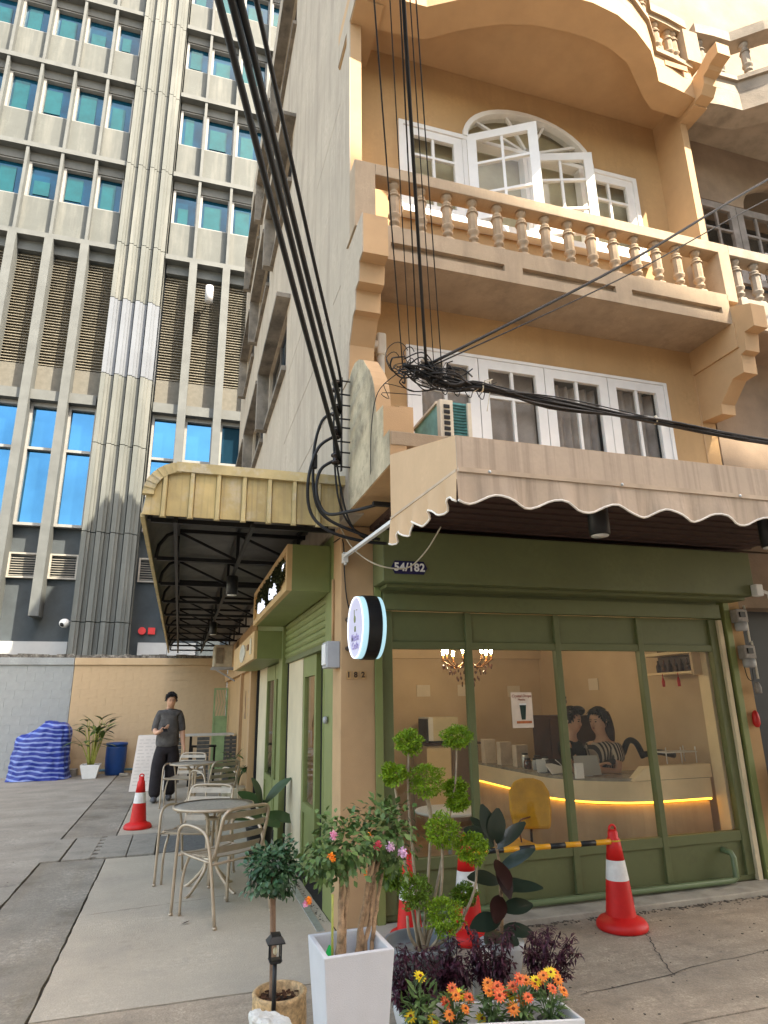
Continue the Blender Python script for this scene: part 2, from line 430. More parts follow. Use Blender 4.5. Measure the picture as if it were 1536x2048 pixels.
# fluted column: four proud ribs, cut into lifts
def flute(z0, z1):
    w = (3.62-1.79)/4; poly = []
    for i in range(4):
        x = -3.62 + i*w
        poly += [(x, YB-.50), (x+w*.34, YB-.50), (x+w*.36, YB-.42), (x+w*.56, YB-.42), (x+w*.58, YB-.32), (x+w*.90, YB-.32), (x+w*.92, YB-.16), (x+w*.99, YB-.16)]
    poly += [(-1.79, YB-.30), (-1.79, YB+.34), (-3.62, YB+.34)]
    return MB().prism(poly, 'z', z0, z1)
lift = [0, 4.3, 7.4, 10.7, 13.5, 16.75, 19.3, 23.2, 27.3, 31.4, 35.4, 39.5, 46]
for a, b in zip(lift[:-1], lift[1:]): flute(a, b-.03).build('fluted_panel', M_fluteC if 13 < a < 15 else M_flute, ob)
# bays
left_m = [-3.62-.10, -4.78, -6.05, -7.32, -8.59, -9.86, -11.13]
right_m = [-1.79+.06, -.68, .64, 1.96, 3.28, 4.6]
ledges = [19.0, 23.15, 27.5, 31.55, 35.6, 39.7]
def bays():
    L = [(left_m[i+1]+.055, left_m[i]-(.055 if i else 0)) for i in range(len(left_m)-1)]
    Rr = [(right_m[i]+(.055 if i else 0), right_m[i+1]-.055) for i in range(len(right_m)-1)]
    return L, Rr
BL, BR = bays()
for k, z in enumerate(ledges):
    for (xa, xb) in ((-16, -3.63), (-1.78, 9)):
        MB().box(xa, xb, YB-.36, YB+.34, z-.02, z+.20).build('ledge', M_ledge, ob)
    zt = ledges[k+1]-.02 if k+1 < len(ledges) else z+4.0
    zp = z+2.0
    for side, BB in (('l', BL), ('r', BR)):
        for (xa, xb) in BB:
            MB().box(xa, xb, YB-.02, YB+.34, z+.20, zp).build('spandrel_panel', M_conc, ob)
            w = MB(); zt2 = zt-.42
            for (a, b, c, d) in ((xa, xa+.10, zp, zt2), (xb-.05, xb, zp, zt2), (xa+.10, xb-.05, zp, zp+.05), (xa+.10, xb-.05, zt2-.05, zt2)):
                w.box(a, b, YB-.0, YB+.26, c, d)
            f = w.build('window', M_alu, ob)
            tilt(MB().box(xa+.10, xb-.05, YB+.20, YB+.25, zp+.05, zt2-.05), rnd.gauss(0,.006), rnd.gauss(0,.006)).build('pane', M_teal, f)
            hh = (zt2-zp)
            MB().box(xa+.13+rnd.choice([0,.06,.10]), xb-.30-rnd.choice([0,.05,.12]), YB+.165, YB+.178, zp+.05+rnd.choice([0,0,0,.25]), zt2-.25-rnd.choice([0,.05,.15,.3,.5])).build('bright_sheet', M_blind, f)  # blinds cut to their sunlit part; the dark margin stands for shade
            MB().box(xa, xb, YB-.05, YB+.34, zt2, zt).build('lintel', mat('soffit dark', (.085,.09,.09), .8, .05), ob)
    for ms in (left_m[1:], right_m[1:]):
        for x in ms: MB().box(x-.055, x+.055, YB-.33, YB+.34, z+.20, zt).build('mullion', M_ledge, ob)
# louvred storey, blue glass storey, slate base
for ms in (left_m, right_m):
    for i, x in enumerate(ms):
        if i == 0: continue
        MB().box(x-.15, x+.15, YB-.42, YB+.34, 4.45, 18.98).build('pier', M_ledge, ob)
for side, ms in (('l', left_m), ('r', right_m)):
    for i in range(len(ms)-1):
        a, b = sorted((ms[i], ms[i+1]))
        if side == 'l': a += .15; b -= (.15 if i else 0)
        else: a += (.15 if i else 0); b -= .15
        MB().box(a, b, YB+.0, YB+.34, 18.55, 18.98).build('lintel', M_ledge, ob)
        lv = MB().box(a+.02, b-.02, YB+.30, YB+.34, 13.8, 18.55); z = 13.82
        while z < 18.5:
            lv.add([(a,YB+.16,z),(b,YB+.16,z),(b,YB+.29,z+.085),(a,YB+.29,z+.085),(a,YB+.16,z+.02),(b,YB+.16,z+.02),(b,YB+.29,z+.105),(a,YB+.29,z+.105)],
                   [(0,1,2,3),(7,6,5,4),(0,4,5,1),(3,2,6,7)]); z += .12
        lv.build('louver', M_louv, ob, kind='stuff')
        MB().box(a, b, YB+.18, YB+.34, 12.66, 13.78).build('spandrel_panel', mat('taupe panel', (.11,.107,.093), .8, .08), ob)
        MB().box(a, b, YB-.20, YB+.34, 12.25, 12.64).build('ledge', M_ledge, ob)
        w = MB()
        for (c, d, e, f_) in ((a, a+.09, 7.62, 12.25), (b-.03, b, 7.62, 12.25), (a+.09, b-.03, 7.62, 7.72), (a+.09, b-.03, 10.42, 10.52), (a+.09, b-.03, 12.10, 12.25)):
            w.box(c, d, YB+.08, YB+.32, e, f_)
        f = w.build('window', M_alu, ob)
        for (e, f_) in ((7.72, 10.42), (10.52, 12.10)):
            tilt(MB().box(a+.09, b-.03, YB+.24, YB+.28, e, f_), rnd.gauss(0,.007), rnd.gauss(0,.004)).build('pane', M_blueg, f)
        # small louver with white frame
        w = MB()
        for (c, d, e, f_) in ((a, a+.06, 5.8, 6.68), (b-.06, b, 5.8, 6.68), (a+.06, b-.06, 5.8, 5.86), (a+.06, b-.06, 6.62, 6.68)):
            w.box(c, d, YB+.20, YB+.34, e, f_)
        z = 5.89
        while z < 6.6:
            w.add([(a,YB+.24,z),(b,YB+.24,z),(b,YB+.33,z+.05),(a,YB+.33,z+.05)], [(0,1,2,3)]); z += .085
        w.build('small_louver', M_louvW, ob, kind='stuff')
M_shut = mat('white shutter', (.36,.37,.38), .5, .04, 2)
for (a, b) in ((-5.9,-3.75),(-8.4,-6.2),(-1.52,-.55),(-.53,.42)):
    MB().box(a, b, YB+.22, YB+.345, -.1, 3.68).build('garage_panel', M_shut, ob)
# sun-catching box light on the louvers
o = thing('floodlight', 'round grey floodlight sticking out from the louvers of the office block', 'lamp', (.05, YB-.3, 18.0))
lb = MB(); lb.tube([(.02,YB+.0,17.55),(.02,YB-.42,17.55)], .03); lb.build('bracket', M_greyp, o)
MB().lathe((.02,YB-.50,17.5), [(.02,-.35),(.15,-.35),(.16,0),(.16,.38),(.13,.40)], 18).build('housing', M_greyp, o)
o = thing('security_camera', 'small white security camera on the slate wall beside the fluted column', 'camera', (-3.8, YB-.2, 3.9))
c_ = MB().tube([(-3.72,YB+.3,4.35),(-3.84,YB-.05,4.32)], .035); c_.build('bracket', M_whitep, o)
MB().ell((-3.86,YB-.12,4.26), .17, .17, .15).build('dome', M_whitep, o)
MB().ell((-3.90,YB-.20,4.22), .09, .09, .09).build('lens', M_black, o)
o = thing('fire_bell', 'round red fire bell on the slate wall under the small louver', 'alarm', (-1.4, YB+.3, 4.05))
M_red = mat('red plastic', (.55,.02,.02), .4, .05)
b_ = MB(); b_.prism(arc((-1.42,4.08), .13, 0, 330, 11), 'y', YB+.20, YB+.345); b_.build('gong', M_red, o)
b_ = MB().box(-1.22,-.99, YB+.24, YB+.345, 3.97, 4.20); b_.build('box', M_red, o)
# ------------------------------------------------------------------ corner shophouse
H = thing('corner_shophouse', 'beige corner shophouse with green shopfront and turned balusters on its balcony', 'building', (1.15, 5.0, 0))
XL, XR = 1.15, 5.0
# ---- ground floor pillars and frames
MB().box(1.18, 1.455, 5.0, 5.28, 0, 2.96).build('corner_pillar', M_beige2, H, bevel=.006)
MB().box(1.455, 1.515, 4.985, 5.12, 0, 2.46).build('door_jamb', M_greenL, H, bevel=.004)
MB().box(4.965, 5.03, 4.985, 5.12, 0, 2.46).build('door_jamb', M_greenL, H, bevel=.004)
MB().box(4.885, 4.93, 5.0, 5.10, 0.035, 2.26).build('shutter_guide', M_cream, H)
MB().box(4.93, 4.965, 5.03, 5.12, 0.035, 2.26).build('shutter_gap', M_dark, H)
MB().box(5.03, 5.17, 5.0, 5.9, 0, 2.96).build('pillar', M_beige, H)
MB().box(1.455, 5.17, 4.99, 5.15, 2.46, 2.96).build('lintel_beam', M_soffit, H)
# fascia box over the shutter
fb = MB().box(1.443, 5.07, 4.69, 4.985, 2.452, 2.86).build('fascia', M_green, H, bevel=.006)
MB().box(1.50, 5.05, 4.80, 4.985, 2.425, 2.45).build('fascia_lip', M_green, fb)
# rolled shutter bottom rail
MB().box(1.52, 4.885, 4.955, 5.03, 2.27, 2.40).build('shutter_rail', M_green, H, bevel=.004)
MB().box(1.52, 4.885, 4.985, 5.03, 2.40, 2.46).build('shutter_rail', M_green, H, bevel=.004)
# glazed front: stiles, rails, panes and panels
SF = MB().box(1.52, 4.885, 5.04, 5.09, .035, .075).build('shopfront', M_green, H)
st = [(1.52,1.615),(2.262,2.318),(3.11,3.165),(3.975,4.03),(4.80,4.885)]
for a, b in st: MB().box(a, b, 5.03, 5.095, .075, 2.27).build('stile', M_green, SF, bevel=.004)
for (a0, a1), (b0, b1) in zip(st[:-1], st[1:]):
    MB().box(a1, b0, 5.036, 5.092, .345, .425).build('rail', M_green, SF, bevel=.003)
    MB().box(a1, b0, 5.036, 5.092, 1.965, 2.025).build('rail', M_green, SF, bevel=.003)
    MB().box(a1, b0, 5.055, 5.085, .075, .345).build('panel', M_green, SF)
    MB().box(a1, b0, 5.055, 5.085, 2.025, 2.27).build('panel', M_green, SF)
    MB().box(a1, b0, 5.066, 5.072, .425, 1.965).build('pane', M_pane, SF)
dp = MB(); dp.tube(smooth_path([(1.7,4.95,.075),(3.0,4.95,.072),(4.3,4.95,.07),(4.56,4.95,.07)], 2)+[Vector(p) for p in [(4.60,4.95,.09),(4.60,4.95,.24),(4.595,4.965,.275),(4.58,5.05,.285)]], .024, 10)
dp.build('drain_pipe', mat('green pipe', (.15,.20,.10), .3, .05, 3), H)
# ---- upper side wall with windows
def wall_holes(u0, u1, z0, z1, holes, fn):
    us = sorted({u0, u1, *[h[0] for h in holes], *[h[1] for h in holes]})
    zs = sorted({z0, z1, *[h[2] for h in holes], *[h[3] for h in holes]})
    for i in range(len(us)-1):
        run = None
        for j in range(len(zs)-1):
            um, zm = (us[i]+us[i+1])/2, (zs[j]+zs[j+1])/2
            hole = any(h[0] < um < h[1] and h[2] < zm < h[3] for h in holes)
            if not hole: run = (run[0], zs[j+1]) if run else (zs[j], zs[j+1])
            if (hole or j == len(zs)-2) and run: fn(us[i], us[i+1], *run); run = None
holes = []
for z in (6.28, 9.66, 13.05):
    for y in (8.45, 11.25, 14.1): holes.append((y, y+2.0, z, z+.95))
mb = MB()
wall_holes(4.62, 17.93, 2.955, 17.2, holes, lambda a, b, c, d: mb.box(1.163, 1.27, a, b, c, d))
scored = [(4.62,4.96,4.795,4.806),(4.62,5.25,5.21,5.221),(5.85,8.40,5.03,5.041),(5.5,6.5,5.28,5.291),(5.2,7.2,4.15,4.161),(6.1,8.2,6.02,6.031),(5.0,6.2,7.42,7.43)]
wall_holes(4.62, 17.93, 2.955, 17.2, holes+scored, lambda a, b, c, d: mb.box(1.15, 1.163, a, b, c, d))
mb.build('side_wall', M_side, H)
M_hood = mat('hood concrete', (.22,.19,.155), .9, .2, 3, .4, 60, streak=.4, scol=(.08,.07,.06), sscale=(5,2,2), spots=.7, pcol=(.05,.045,.04), pscale=2.5)
for (y0, y1, z0, z1) in holes:
    h = MB().box(.945, 1.15, y0-.30, y1+.28, z1+.02, z1+.09); h.build('window_hood', M_hood, H)
    MB().box(.95, 1.15, y1+.12, y1+.27, z0-.1, z1+.02).build('hood_fin', M_hood, H)
    MB().box(1.08, 1.15, y0-.05, y1+.12, z0-.08, z0-.003).build('sill', M_hood, H)
    w = MB()
    for (a, b, c, d) in ((y0,y0+.06,z0,z1),(y1-.06,y1,z0,z1),(y0+.06,y1-.06,z0,z0+.06),(y0+.06,y1-.06,z1-.06,z1),((y0+y1)/2-.03,(y0+y1)/2+.03,z0+.06,z1-.06)):
        w.box(1.20, 1.25, a, b, c, d)
    f = w.build('side_window', mat('dark frame', (.10,.085,.07), .6, .1), H)
    MB().box(1.225, 1.232, y0+.06, (y0+y1)/2-.03, z0+.06, z1-.06).build('pane', M_teal, f)
    MB().box(1.225, 1.232, (y0+y1)/2+.03, y1-.06, z0+.06, z1-.06).build('pane', mat('dark glass', (.015,.02,.022), .05, 0, spec=.8), f)
MB().box(1.20, 5.0, 17.5, 17.92, 0, 17.2).build('rear_wall', M_side, H)
MB().box(1.15, 5.17, 4.9, 17.93, 17.2, 17.5).build('roof', M_side, H)
MB().box(5.17, 5.19, 5.95, 17.93, 0, 17.2).build('party_wall', M_side, H)
# ---- canopy slab over the shop, with lip, and rounded fin
MB().box(1.155, 5.19, 3.60, 5.0, 2.965, 3.10).build('canopy_slab', M_beige, H)
MB().box(1.155, 5.19, 3.555, 5.0, 3.10, 3.195).build('slab_lip', M_trimp, H, bevel=.006)
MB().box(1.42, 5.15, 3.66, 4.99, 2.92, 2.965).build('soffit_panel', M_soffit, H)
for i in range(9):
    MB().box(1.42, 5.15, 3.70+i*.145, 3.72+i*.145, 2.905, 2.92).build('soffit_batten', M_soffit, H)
fin = [(4.62,2.97),(3.56,2.97),(3.56,3.2),(3.69,3.2),(3.69,3.43),(3.855,3.45),(3.873,3.60),(3.90,3.69),(3.94,3.765),(4.0,3.85),(4.07,3.92),(4.17,4.03),(4.29,4.10),(4.42,4.14),(4.53,4.13),(4.62,4.08)]
MB().prism(fin, 'x', 1.148, 1.152).build('fin_face', M_mould, H)
MB().prism(fin, 'x', 1.152, 1.262).build('fin_wall', M_beige2, H)
MB().box(1.262, 1.36, 3.69, 3.86, 3.195, 3.44).build('parapet_stub', M_beige2, H)
# front end of the side wall: stepped corbel under the balcony, fin above it
corb = [(4.62,4.1),(4.60,4.27),(4.585,4.40),(4.47,4.58),(4.45,4.60),(4.39,4.61),(4.375,4.79),(4.275,4.80),(4.255,4.97),(4.15,4.985),(4.15,5.36),(4.32,5.37),(4.9,5.37),(4.9,4.1)]
MB().prism(corb, 'x', 1.152, 1.36).build('corbel', M_beige2, H)
MB().prism(corb, 'x', 1.142, 1.152).build('corbel_face', M_side, H)
MB().box(1.125, 1.135, 4.5, 4.62, 5.37, 7.9).build('wall_end', M_side, H)
MB().box(1.135, 1.24, 4.5, 4.618, 5.37, 7.9).box(1.16, 1.24, 4.62, 5.0, 5.37, 7.88).build('wall_end', M_beige2, H)
# ---- second-floor front wall and its window
mb = MB(); wall_holes(1.27, 5.17, 3.195, 5.10, [(1.75, 4.595, 3.35, 4.675)], lambda a, b, c, d: mb.box(a, b, 4.9, 5.02, c, d)); mb.build('front_wall', M_beige, H)
MB().box(4.985, 5.0, 4.892, 4.9, 3.2, 5.09).build('wall_bead', M_beige2, H)
for (a, b, c) in ((1.27,5.17,3.0),(1.27,5.17,5.12),(1.27,5.17,8.42)): MB().box(a, b, 5.02, 17.5, c, c+.15).build('floor_slab', M_side, H)
M_room = mat('dim room', (.30,.24,.17), .9, .05)
MB().box(1.28, 5.16, 6.6, 6.65, 3.15, 8.4).build('room_wall', M_room, H)
M_curt = mat('grey curtain', (.42,.36,.32), .9, .15, 3)
def casement(par, p0, ang, w, z0, z1, rows, pane=M_pane2, nm='casement', frame=M_white, fw=.095, th=.045):
    """one glazed leaf hinged at p0=(x,y), swung out by ang degrees"""
    m = Matrix.Rotation(R(-ang), 4, 'Z'); T = Matrix.Translation((p0[0], p0[1], 0)) @ m
    def bx(a, b, c, d, y0=0, y1=th):
        q = MB().box(a, b, y0, y1, c, d); q.v = [tuple(T @ Vector(v)) for v in q.v]; return q
    f = MB()
    for (a, b, c, d) in ((0,fw,z0,z1),(w-fw,w,z0,z1),(fw,w-fw,z0,z0+fw),(fw,w-fw,z1-fw,z1)):
        q = bx(a, b, c, d); f.add(q.v, q.f)
    fo = f.build(nm, frame, par)
    zz = [z0+fw]+list(rows)+[z1-fw]; xm = w/2
    for z in rows: bx(fw, w-fw, z-.014, z+.014, .006, th-.006).build('glazing_bar', frame, fo)
    for i in range(len(zz)-1):
        lo = zz[i]+(.014 if i else 0); hi = zz[i+1]-(.014 if i < len(zz)-2 else 0)
        bx(xm-.014, xm+.014, lo, hi, .008, th-.008).build('glazing_bar', frame, fo)
        for (a, b) in ((fw, xm-.014), (xm+.014, w-fw)):
            bx(a, b, lo, hi, .02, .025).build('pane', pane, fo)
    return fo
wf = MB()
for (a, b, c, d) in ((1.75,1.79,3.35,4.675),(4.555,4.595,3.35,4.675),(1.79,4.555,4.645,4.675),(1.79,4.555,3.35,3.38)): wf.box(a, b, 4.875, 4.99, c, d)
wf.build('window_frame', M_white, H)
xs = [1.79, 2.462, 3.162, 3.876, 4.555]
for a, b in zip(xs[:-1], xs[1:]):
    casement(H, (a+.004, 4.883), 0, b-a-.008, 3.382, 4.643, (3.80, 4.265))
def curtain(x0, x1, y, z0, z1, folds, m, name='curtain', amp=.03):
    c = MB(); n = int((x1-x0)/.02); vs = []; fs = []
    for i in range(n+1):
        x = x0+(x1-x0)*i/n; yy = y+amp*math.sin(i/n*folds*2*math.pi+.6*math.sin(i*.4))
        vs += [(x, yy, z0), (x, yy*1+.0, z1)]
    for i in range(n): fs.append((2*i, 2*i+2, 2*i+3, 2*i+1))
    c.add(vs, fs, True); return c.build(name, m, H)
curtain(1.80, 2.42, 5.05, 3.3, 4.63, 3, M_curt); curtain(2.50, 3.12, 5.05, 3.3, 4.63, 2, M_curt, amp=.015)
curtain(3.20, 3.83, 5.05, 3.3, 4.56, 6, M_curt); curtain(3.93, 4.53, 5.05, 3.3, 4.60, 5, M_curt)
# ---- balcony of the third floor
BF = 4.32
MB().box(1.36, 5.0, BF+.045, 4.9, 5.10, 5.37).build('balcony_slab', M_trimp, H)
f_ = MB(); fx = [1.36, 1.44, 2.50, 2.68, 3.66, 3.84, 4.90, 5.0]
f_.box(1.36, 5.0, BF, BF+.045, 5.10, 5.205); f_.box(1.36, 5.0, BF, BF+.045, 5.275, 5.37)
for a, b in ((1.36,1.44),(2.50,2.68),(3.66,3.84),(4.90,5.0)): f_.box(a, b, BF, BF+.045, 5.205, 5.275)
f_.build('balcony_fascia', M_trimp, H)
BAL = MB().box(1.31, 5.0, BF, BF+.16, 5.945, 6.062).build('balcony_rail', M_trimp, H, bevel=.006)
MB().box(1.125, 1.31, BF, 4.5, 5.37, 6.062).build('rail_post', M_trimp, BAL, bevel=.006)
MB().box(4.988, 5.13, BF, 4.75, 5.37, 6.062).build('rail_post', M_trimp, BAL, bevel=.006)
MB().box(1.31, 5.0, BF, BF+.15, 5.37, 5.44).build('plinth', M_trimp, BAL)
def baluster_bm(h, s=1.0):
    p = [(.058,0),(.058,.03),(.030,.036),(.026,.075),(.045,.085),(.047,.105),(.030,.115),(.040,.14),(.056,.165),(.056,.18)]
    q = [(.047,.185),(.047,.36)]
    t = [(.056,.365),(.056,.378),(.030,.392),(.043,.402),(.043,.418),(.025,.43),(.027,.452),(.050,.470),(.050,.505)]
    k = h/.505
    m = MB(); m.lathe((0,0,0), [(r*s, z*k) for r, z in p+q[:1]], 12, cap=True)
    m.lathe((0,0,0), [(r*s, z*k) for r, z in q], 8, smooth=False); m.lathe((0,0,0), [(r*s, z*k) for r, z in t], 12); return m
def balusters(parent, pts, z, h, m):
    b0 = baluster_bm(h).build('baluster', m, None); b0.parent = parent
    w = wloc(parent)
    for i, (x, y) in enumerate(pts):
        o = b0 if i == 0 else b0.copy()
        if i: COL.objects.link(o); o.parent = parent
        o.location = (x-w.x, y-w.y, z-w.z)
M_balu = mat('baluster paint', (.38,.28,.185), .8, .10, 6, .2, 120)
balusters(BAL, [(1.50+i*.2505, BF+.075) for i in range(14)], 5.44, .505, M_balu)
# ---- third-floor front wall with its arched window
MB().box(1.24, 1.735, 4.9, 5.02, 5.37, 8.15).build('front_wall', M_beige, H)
MB().box(4.61, 5.0, 4.9, 5.02, 5.37, 8.15).build('front_wall', M_beige, H)
MB().box(1.735, 4.61, 4.9, 5.02, 5.37, 6.17).build('front_wall', M_beige, H)
ar = [(3.25+.80*math.cos(R(a)), 7.285+.53*math.sin(R(a))) for a in range(0, 181, 9)]
MB().prism([(4.61,7.285)]+ar+[(1.735,7.285),(1.735,8.15),(4.61,8.15)], 'y', 4.9, 5.02).build('front_wall', M_beige, H)
w3 = MB()
for (a, b, c, d) in ((1.735,1.785,6.17,7.285),(4.56,4.61,6.17,7.285),(1.785,2.45,7.235,7.285),(4.05,4.56,7.235,7.285),(1.785,4.56,6.17,6.205)): w3.box(a, b, 4.87, 4.99, c, d)
w3.box(2.45, 4.05, 4.875, 4.985, 7.235, 7.285)
def archring(ro, ri, zo, zi): return [(3.25+ro*math.cos(R(a)), 7.285+zo*math.sin(R(a))) for a in range(0,181,9)] + [(3.25+ri*math.cos(R(a)), 7.285+zi*math.sin(R(a))) for a in range(180,-1,-9)]
w3.prism(archring(.80, .745, .53, .475), 'y', 4.865, 4.99)
W3 = w3.build('arched_window', M_white, H)
for a in (36, 72, 108, 144):
    MB().bar((3.25+.10*math.cos(R(a)), 4.93, 7.30+.06*math.sin(R(a))), (3.25+.75*math.cos(R(a)), 4.93, 7.285+.48*math.sin(R(a))), .03).build('glazing_bar', M_white, W3)
MB().prism([(3.25+.74*math.cos(R(a)), 7.286+.47*math.sin(R(a))) for a in range(0,181,9)], 'y', 4.935, 4.94).build('pane', M_pane2, W3)
for x in (2.465, 3.178, 3.88): MB().box(x-.025, x+.025, 4.88, 4.98, 6.205, 7.235).build('window_post', M_white, W3)
MB().box(1.76, 4.60, 5.03, 5.04, 6.0, 7.9).build('bright_sheet', mat('bright olive sheet', (.50,.44,.29), .9, .12, 2), H)  # added sheet; its pale olive stands in for bright reflections in the panes
casement(H, (1.787, 4.885), 0, .65, 6.207, 7.233, (6.53, 6.90))
casement(H, (2.492, 4.875), 30, .72, 6.207, 7.30, (6.53, 6.91))
casement(H, (3.204, 4.875), 18, .70, 6.207, 7.25, (6.53, 6.90))
casement(H, (3.907, 4.885), 0, .65, 6.207, 7.233, (6.53, 6.90))
MB().box(1.735, 4.62, 4.80, 4.9, 6.09, 6.165).build('window_sill', M_white, H, bevel=.004)
# fin between the two houses, beam over it
MB().box(5.0, 5.09, 4.5, 5.02, 5.37, 7.84).build('dividing_fin', M_beige2, H)
MB().box(5.0, 5.17, 4.27, 5.02, 7.84, 8.15).build('cross_beam', M_beige2, H)
MB().box(1.135, 1.40, 4.26, 5.0, 7.88, 8.14).build('cross_beam', M_beige2, H)
MB().box(1.125, 1.135, 4.24, 5.0, 7.9, 8.16).build('beam_face', M_side, H)
# corbel under the balcony at the party wall
cr = [(4.9,4.3),(4.63,4.27),(4.62,4.375),(4.437,4.56),(4.30,4.56),(4.295,4.75),(4.235,4.765),(4.21,4.95),(4.095,4.95),(4.09,5.19),(4.32,5.30),(4.9,5.37)]
MB().prism(cr, 'x', 5.0, 5.17).build('corbel', M_beige2, H)
MB().box(4.98, 5.0, 4.30, 4.9, 4.83, 5.10).build('corbel_face', M_beige2, H)
# ---- bowed balcony of the fourth floor
out4 = [(1.135,4.24),(1.55,4.17),(1.80,4.16),(2.02,4.04),(2.28,3.90),(2.6,3.77),(2.95,3.70),(3.3,3.68),(3.6,3.71),(3.87,3.79),(4.15,3.92),(4.34,4.07),(4.46,4.18),(4.70,4.20),(5.0,4.24)]
in4 = [(1.40,4.50),(1.65,4.49),(1.90,4.46),(2.15,4.30),(2.35,4.20),(2.58,4.10),(2.85,4.03),(3.2,3.99),(3.45,3.99),(3.70,4.01),(4.0,4.10),(4.22,4.25),(4.41,4.38),(4.61,4.49),(5.0,4.50)]
MB().prism(out4 + in4[::-1], 'z', 7.9, 8.15).build('bow_beam', M_beige2, H)
MB().prism(out4 + [(5.0,5.02),(1.135,5.02)], 'z', 8.152, 8.36).build('bow_slab', M_beige2, H)
def offset_strip(pts, d0, d1, z0, z1):
    """a band following the plan curve between offsets d0 and d1 (outward = -y side)"""
    A = []; B = []
    for i, p in enumerate(pts):
        a = Vector(pts[max(i-1,0)]); b = Vector(pts[min(i+1,len(pts)-1)]); t = (b-a).normalized(); n = Vector((t.y, -t.x))
        A.append((p[0]+n.x*d0, p[1]+n.y*d0)); B.append((p[0]+n.x*d1, p[1]+n.y*d1))
    m = MB()
    for i in range(len(pts)-1): m.prism([A[i], A[i+1], B[i+1], B[i]], 'z', z0, z1)
    return m
B4 = offset_strip(out4, .05, -.13, 8.88, 9.0).build('bow_rail', M_balu, H)
offset_strip(out4, .02, -.12, 8.82, 8.88).build('rail_moulding', M_trimp, B4)
offset_strip(out4, .035, -.10, 8.30, 8.36).build('plinth', M_trimp, B4)
pts = []
for i in range(len(out4)-1):
    a, b = Vector(out4[i]), Vector(out4[i+1]); pts.append(((a+b)/2))
pts = [(p.x, p.y+.05) for p in pts if not (4.45 < p.x < 4.5)] + [(4.58,4.25),(4.78,4.27)]
balusters(B4, pts, 8.36, .46, M_balu)
MB().box(4.92, 5.12, 4.17, 4.42, 8.36, 8.82).build('rail_post', M_trimp, B4)
MB().box(4.60, 4.90, 4.185, 4.20, 8.19, 8.26).build('recess', mat('recess', (.42,.26,.13), .8, .05), B4)
gb = [(4.27,7.86),(4.16,7.87),(4.10,7.96),(4.09,8.05),(4.02,8.07),(3.99,8.10),(3.87,8.12),(3.87,8.27),(3.99,8.27),(4.20,8.16),(4.27,8.15)]
MB().prism(gb, 'x', 4.995, 5.165).build('bracket', M_beige2, H)
# upper mass so that the house goes on above the frame
MB().box(1.27, 5.17, 4.9, 5.02, 8.36, 17.2).build('front_wall', M_beige, H)
MB().box(1.135, 5.17, 4.0, 4.9, 11.2, 11.45).build('upper_slab', M_beige2, H)
MB().tube([(1.50,4.86,4.62),(1.50,4.86,3.2)], .036, 12).build('down_pipe', M_pvc, H)
e_ = MB().tube([(1.42,4.86,4.60),(1.50,4.86,4.60)], .05, 12); e_.box(1.455,1.545,4.81,4.90,4.50,4.72); e_.build('pipe_elbow', M_pvc, H, bevel=.02)
# ------------------------------------------------------------------ side facade (yard side), x = 1.18
MB().box(1.18, 1.34, 5.28, 5.60, 0, 2.96).build('side_jamb', M_greenL, H, bevel=.004)
MB().box(1.165, 1.30, 8.03, 8.33, 0, 2.47).build('side_jamb', M_greenL, H, bevel=.004)
MB().box(1.18, 1.34, 5.60, 8.33, 2.50, 2.96).build('side_lintel', M_greenL, H)
MB().box(1.20, 1.34, 8.33, 11.25, 2.10, 2.96).build('side_lintel', M_greenL, H)
MB().box(1.18, 1.34, 11.25, 17.9, 0, 2.96).build('side_wall_base', M_beige, H)
MB().box(1.12, 1.18, 11.25, 11.55, 0, 2.3).build('pilaster', M_beige2, H)
MB().box(1.12, 1.18, 13.2, 13.4, 0, 2.3).build('pilaster', M_beige2, H)
MB().box(1.10, 1.18, 11.25, 17.9, 2.12, 2.28).build('string_course', M_beige2, H)
# roller shutter with its slats
sh = MB().box(1.205, 1.33, 5.60, 8.03, 2.02, 2.07).build('roller_shutter', M_green, H)
p_ = None
for i in range(6):
    z = 2.075 + i*.07
    m = MB(); m.prism([(1.215,z),(1.20,z+.02),(1.20,z+.048),(1.215,z+.066),(1.235,z+.066),(1.235,z)], 'y', 5.60, 8.03)
    m.build('slat', M_greenL, sh)
# door leaves under the shutter
M_jam = mat('pale jamb', (.62,.53,.37), .7, .06, 2)
MB().box(1.245, 1.33, 7.02, 7.98, 0, 2.03).build('door_reveal', M_jam, H)
MB().box(1.235, 1.30, 7.985, 8.03, 0, 2.03).build('shutter_gap', M_dark, H)
def side_door(y0, y1, x=1.25, zt=2.02, mid=.52):
    d = MB()
    for (a, b, c, e) in ((y0,y0+.08,.03,zt),(y1-.08,y1,.03,zt),(y0+.08,y1-.08,.03,.12),(y0+.08,y1-.08,zt-.2,zt),(y0+.08,y1-.08,mid,mid+.09)): d.box(x, x+.05, a, b, c, e)
    o = d.build('glass_door', M_greenL, H)
    MB().box(x+.018, x+.03, y0+.08, y1-.08, .12, mid).build('panel', M_greenL, o)
    MB().box(x+.022, x+.027, y0+.08, y1-.08, mid+.09, zt-.2).build('pane', M_pane, o)
    return o
d1 = side_door(6.32, 7.02); d2 = side_door(5.62, 6.28, x=1.305)
MB().box(1.30, 1.36, 6.28, 6.33, 0.03, 2.02).build('door_gap', M_dark, H)
MB().box(1.26, 1.33, 10.15, 11.2, 0, 2.1).build('door_reveal', M_jam, H)
d3 = side_door(9.25, 10.15, zt=2.08); d4 = side_door(8.36, 9.2, zt=2.08)
MB().box(1.22, 1.26, 11.20, 11.25, 0, 2.1).build('shutter_gap', M_dark, H)
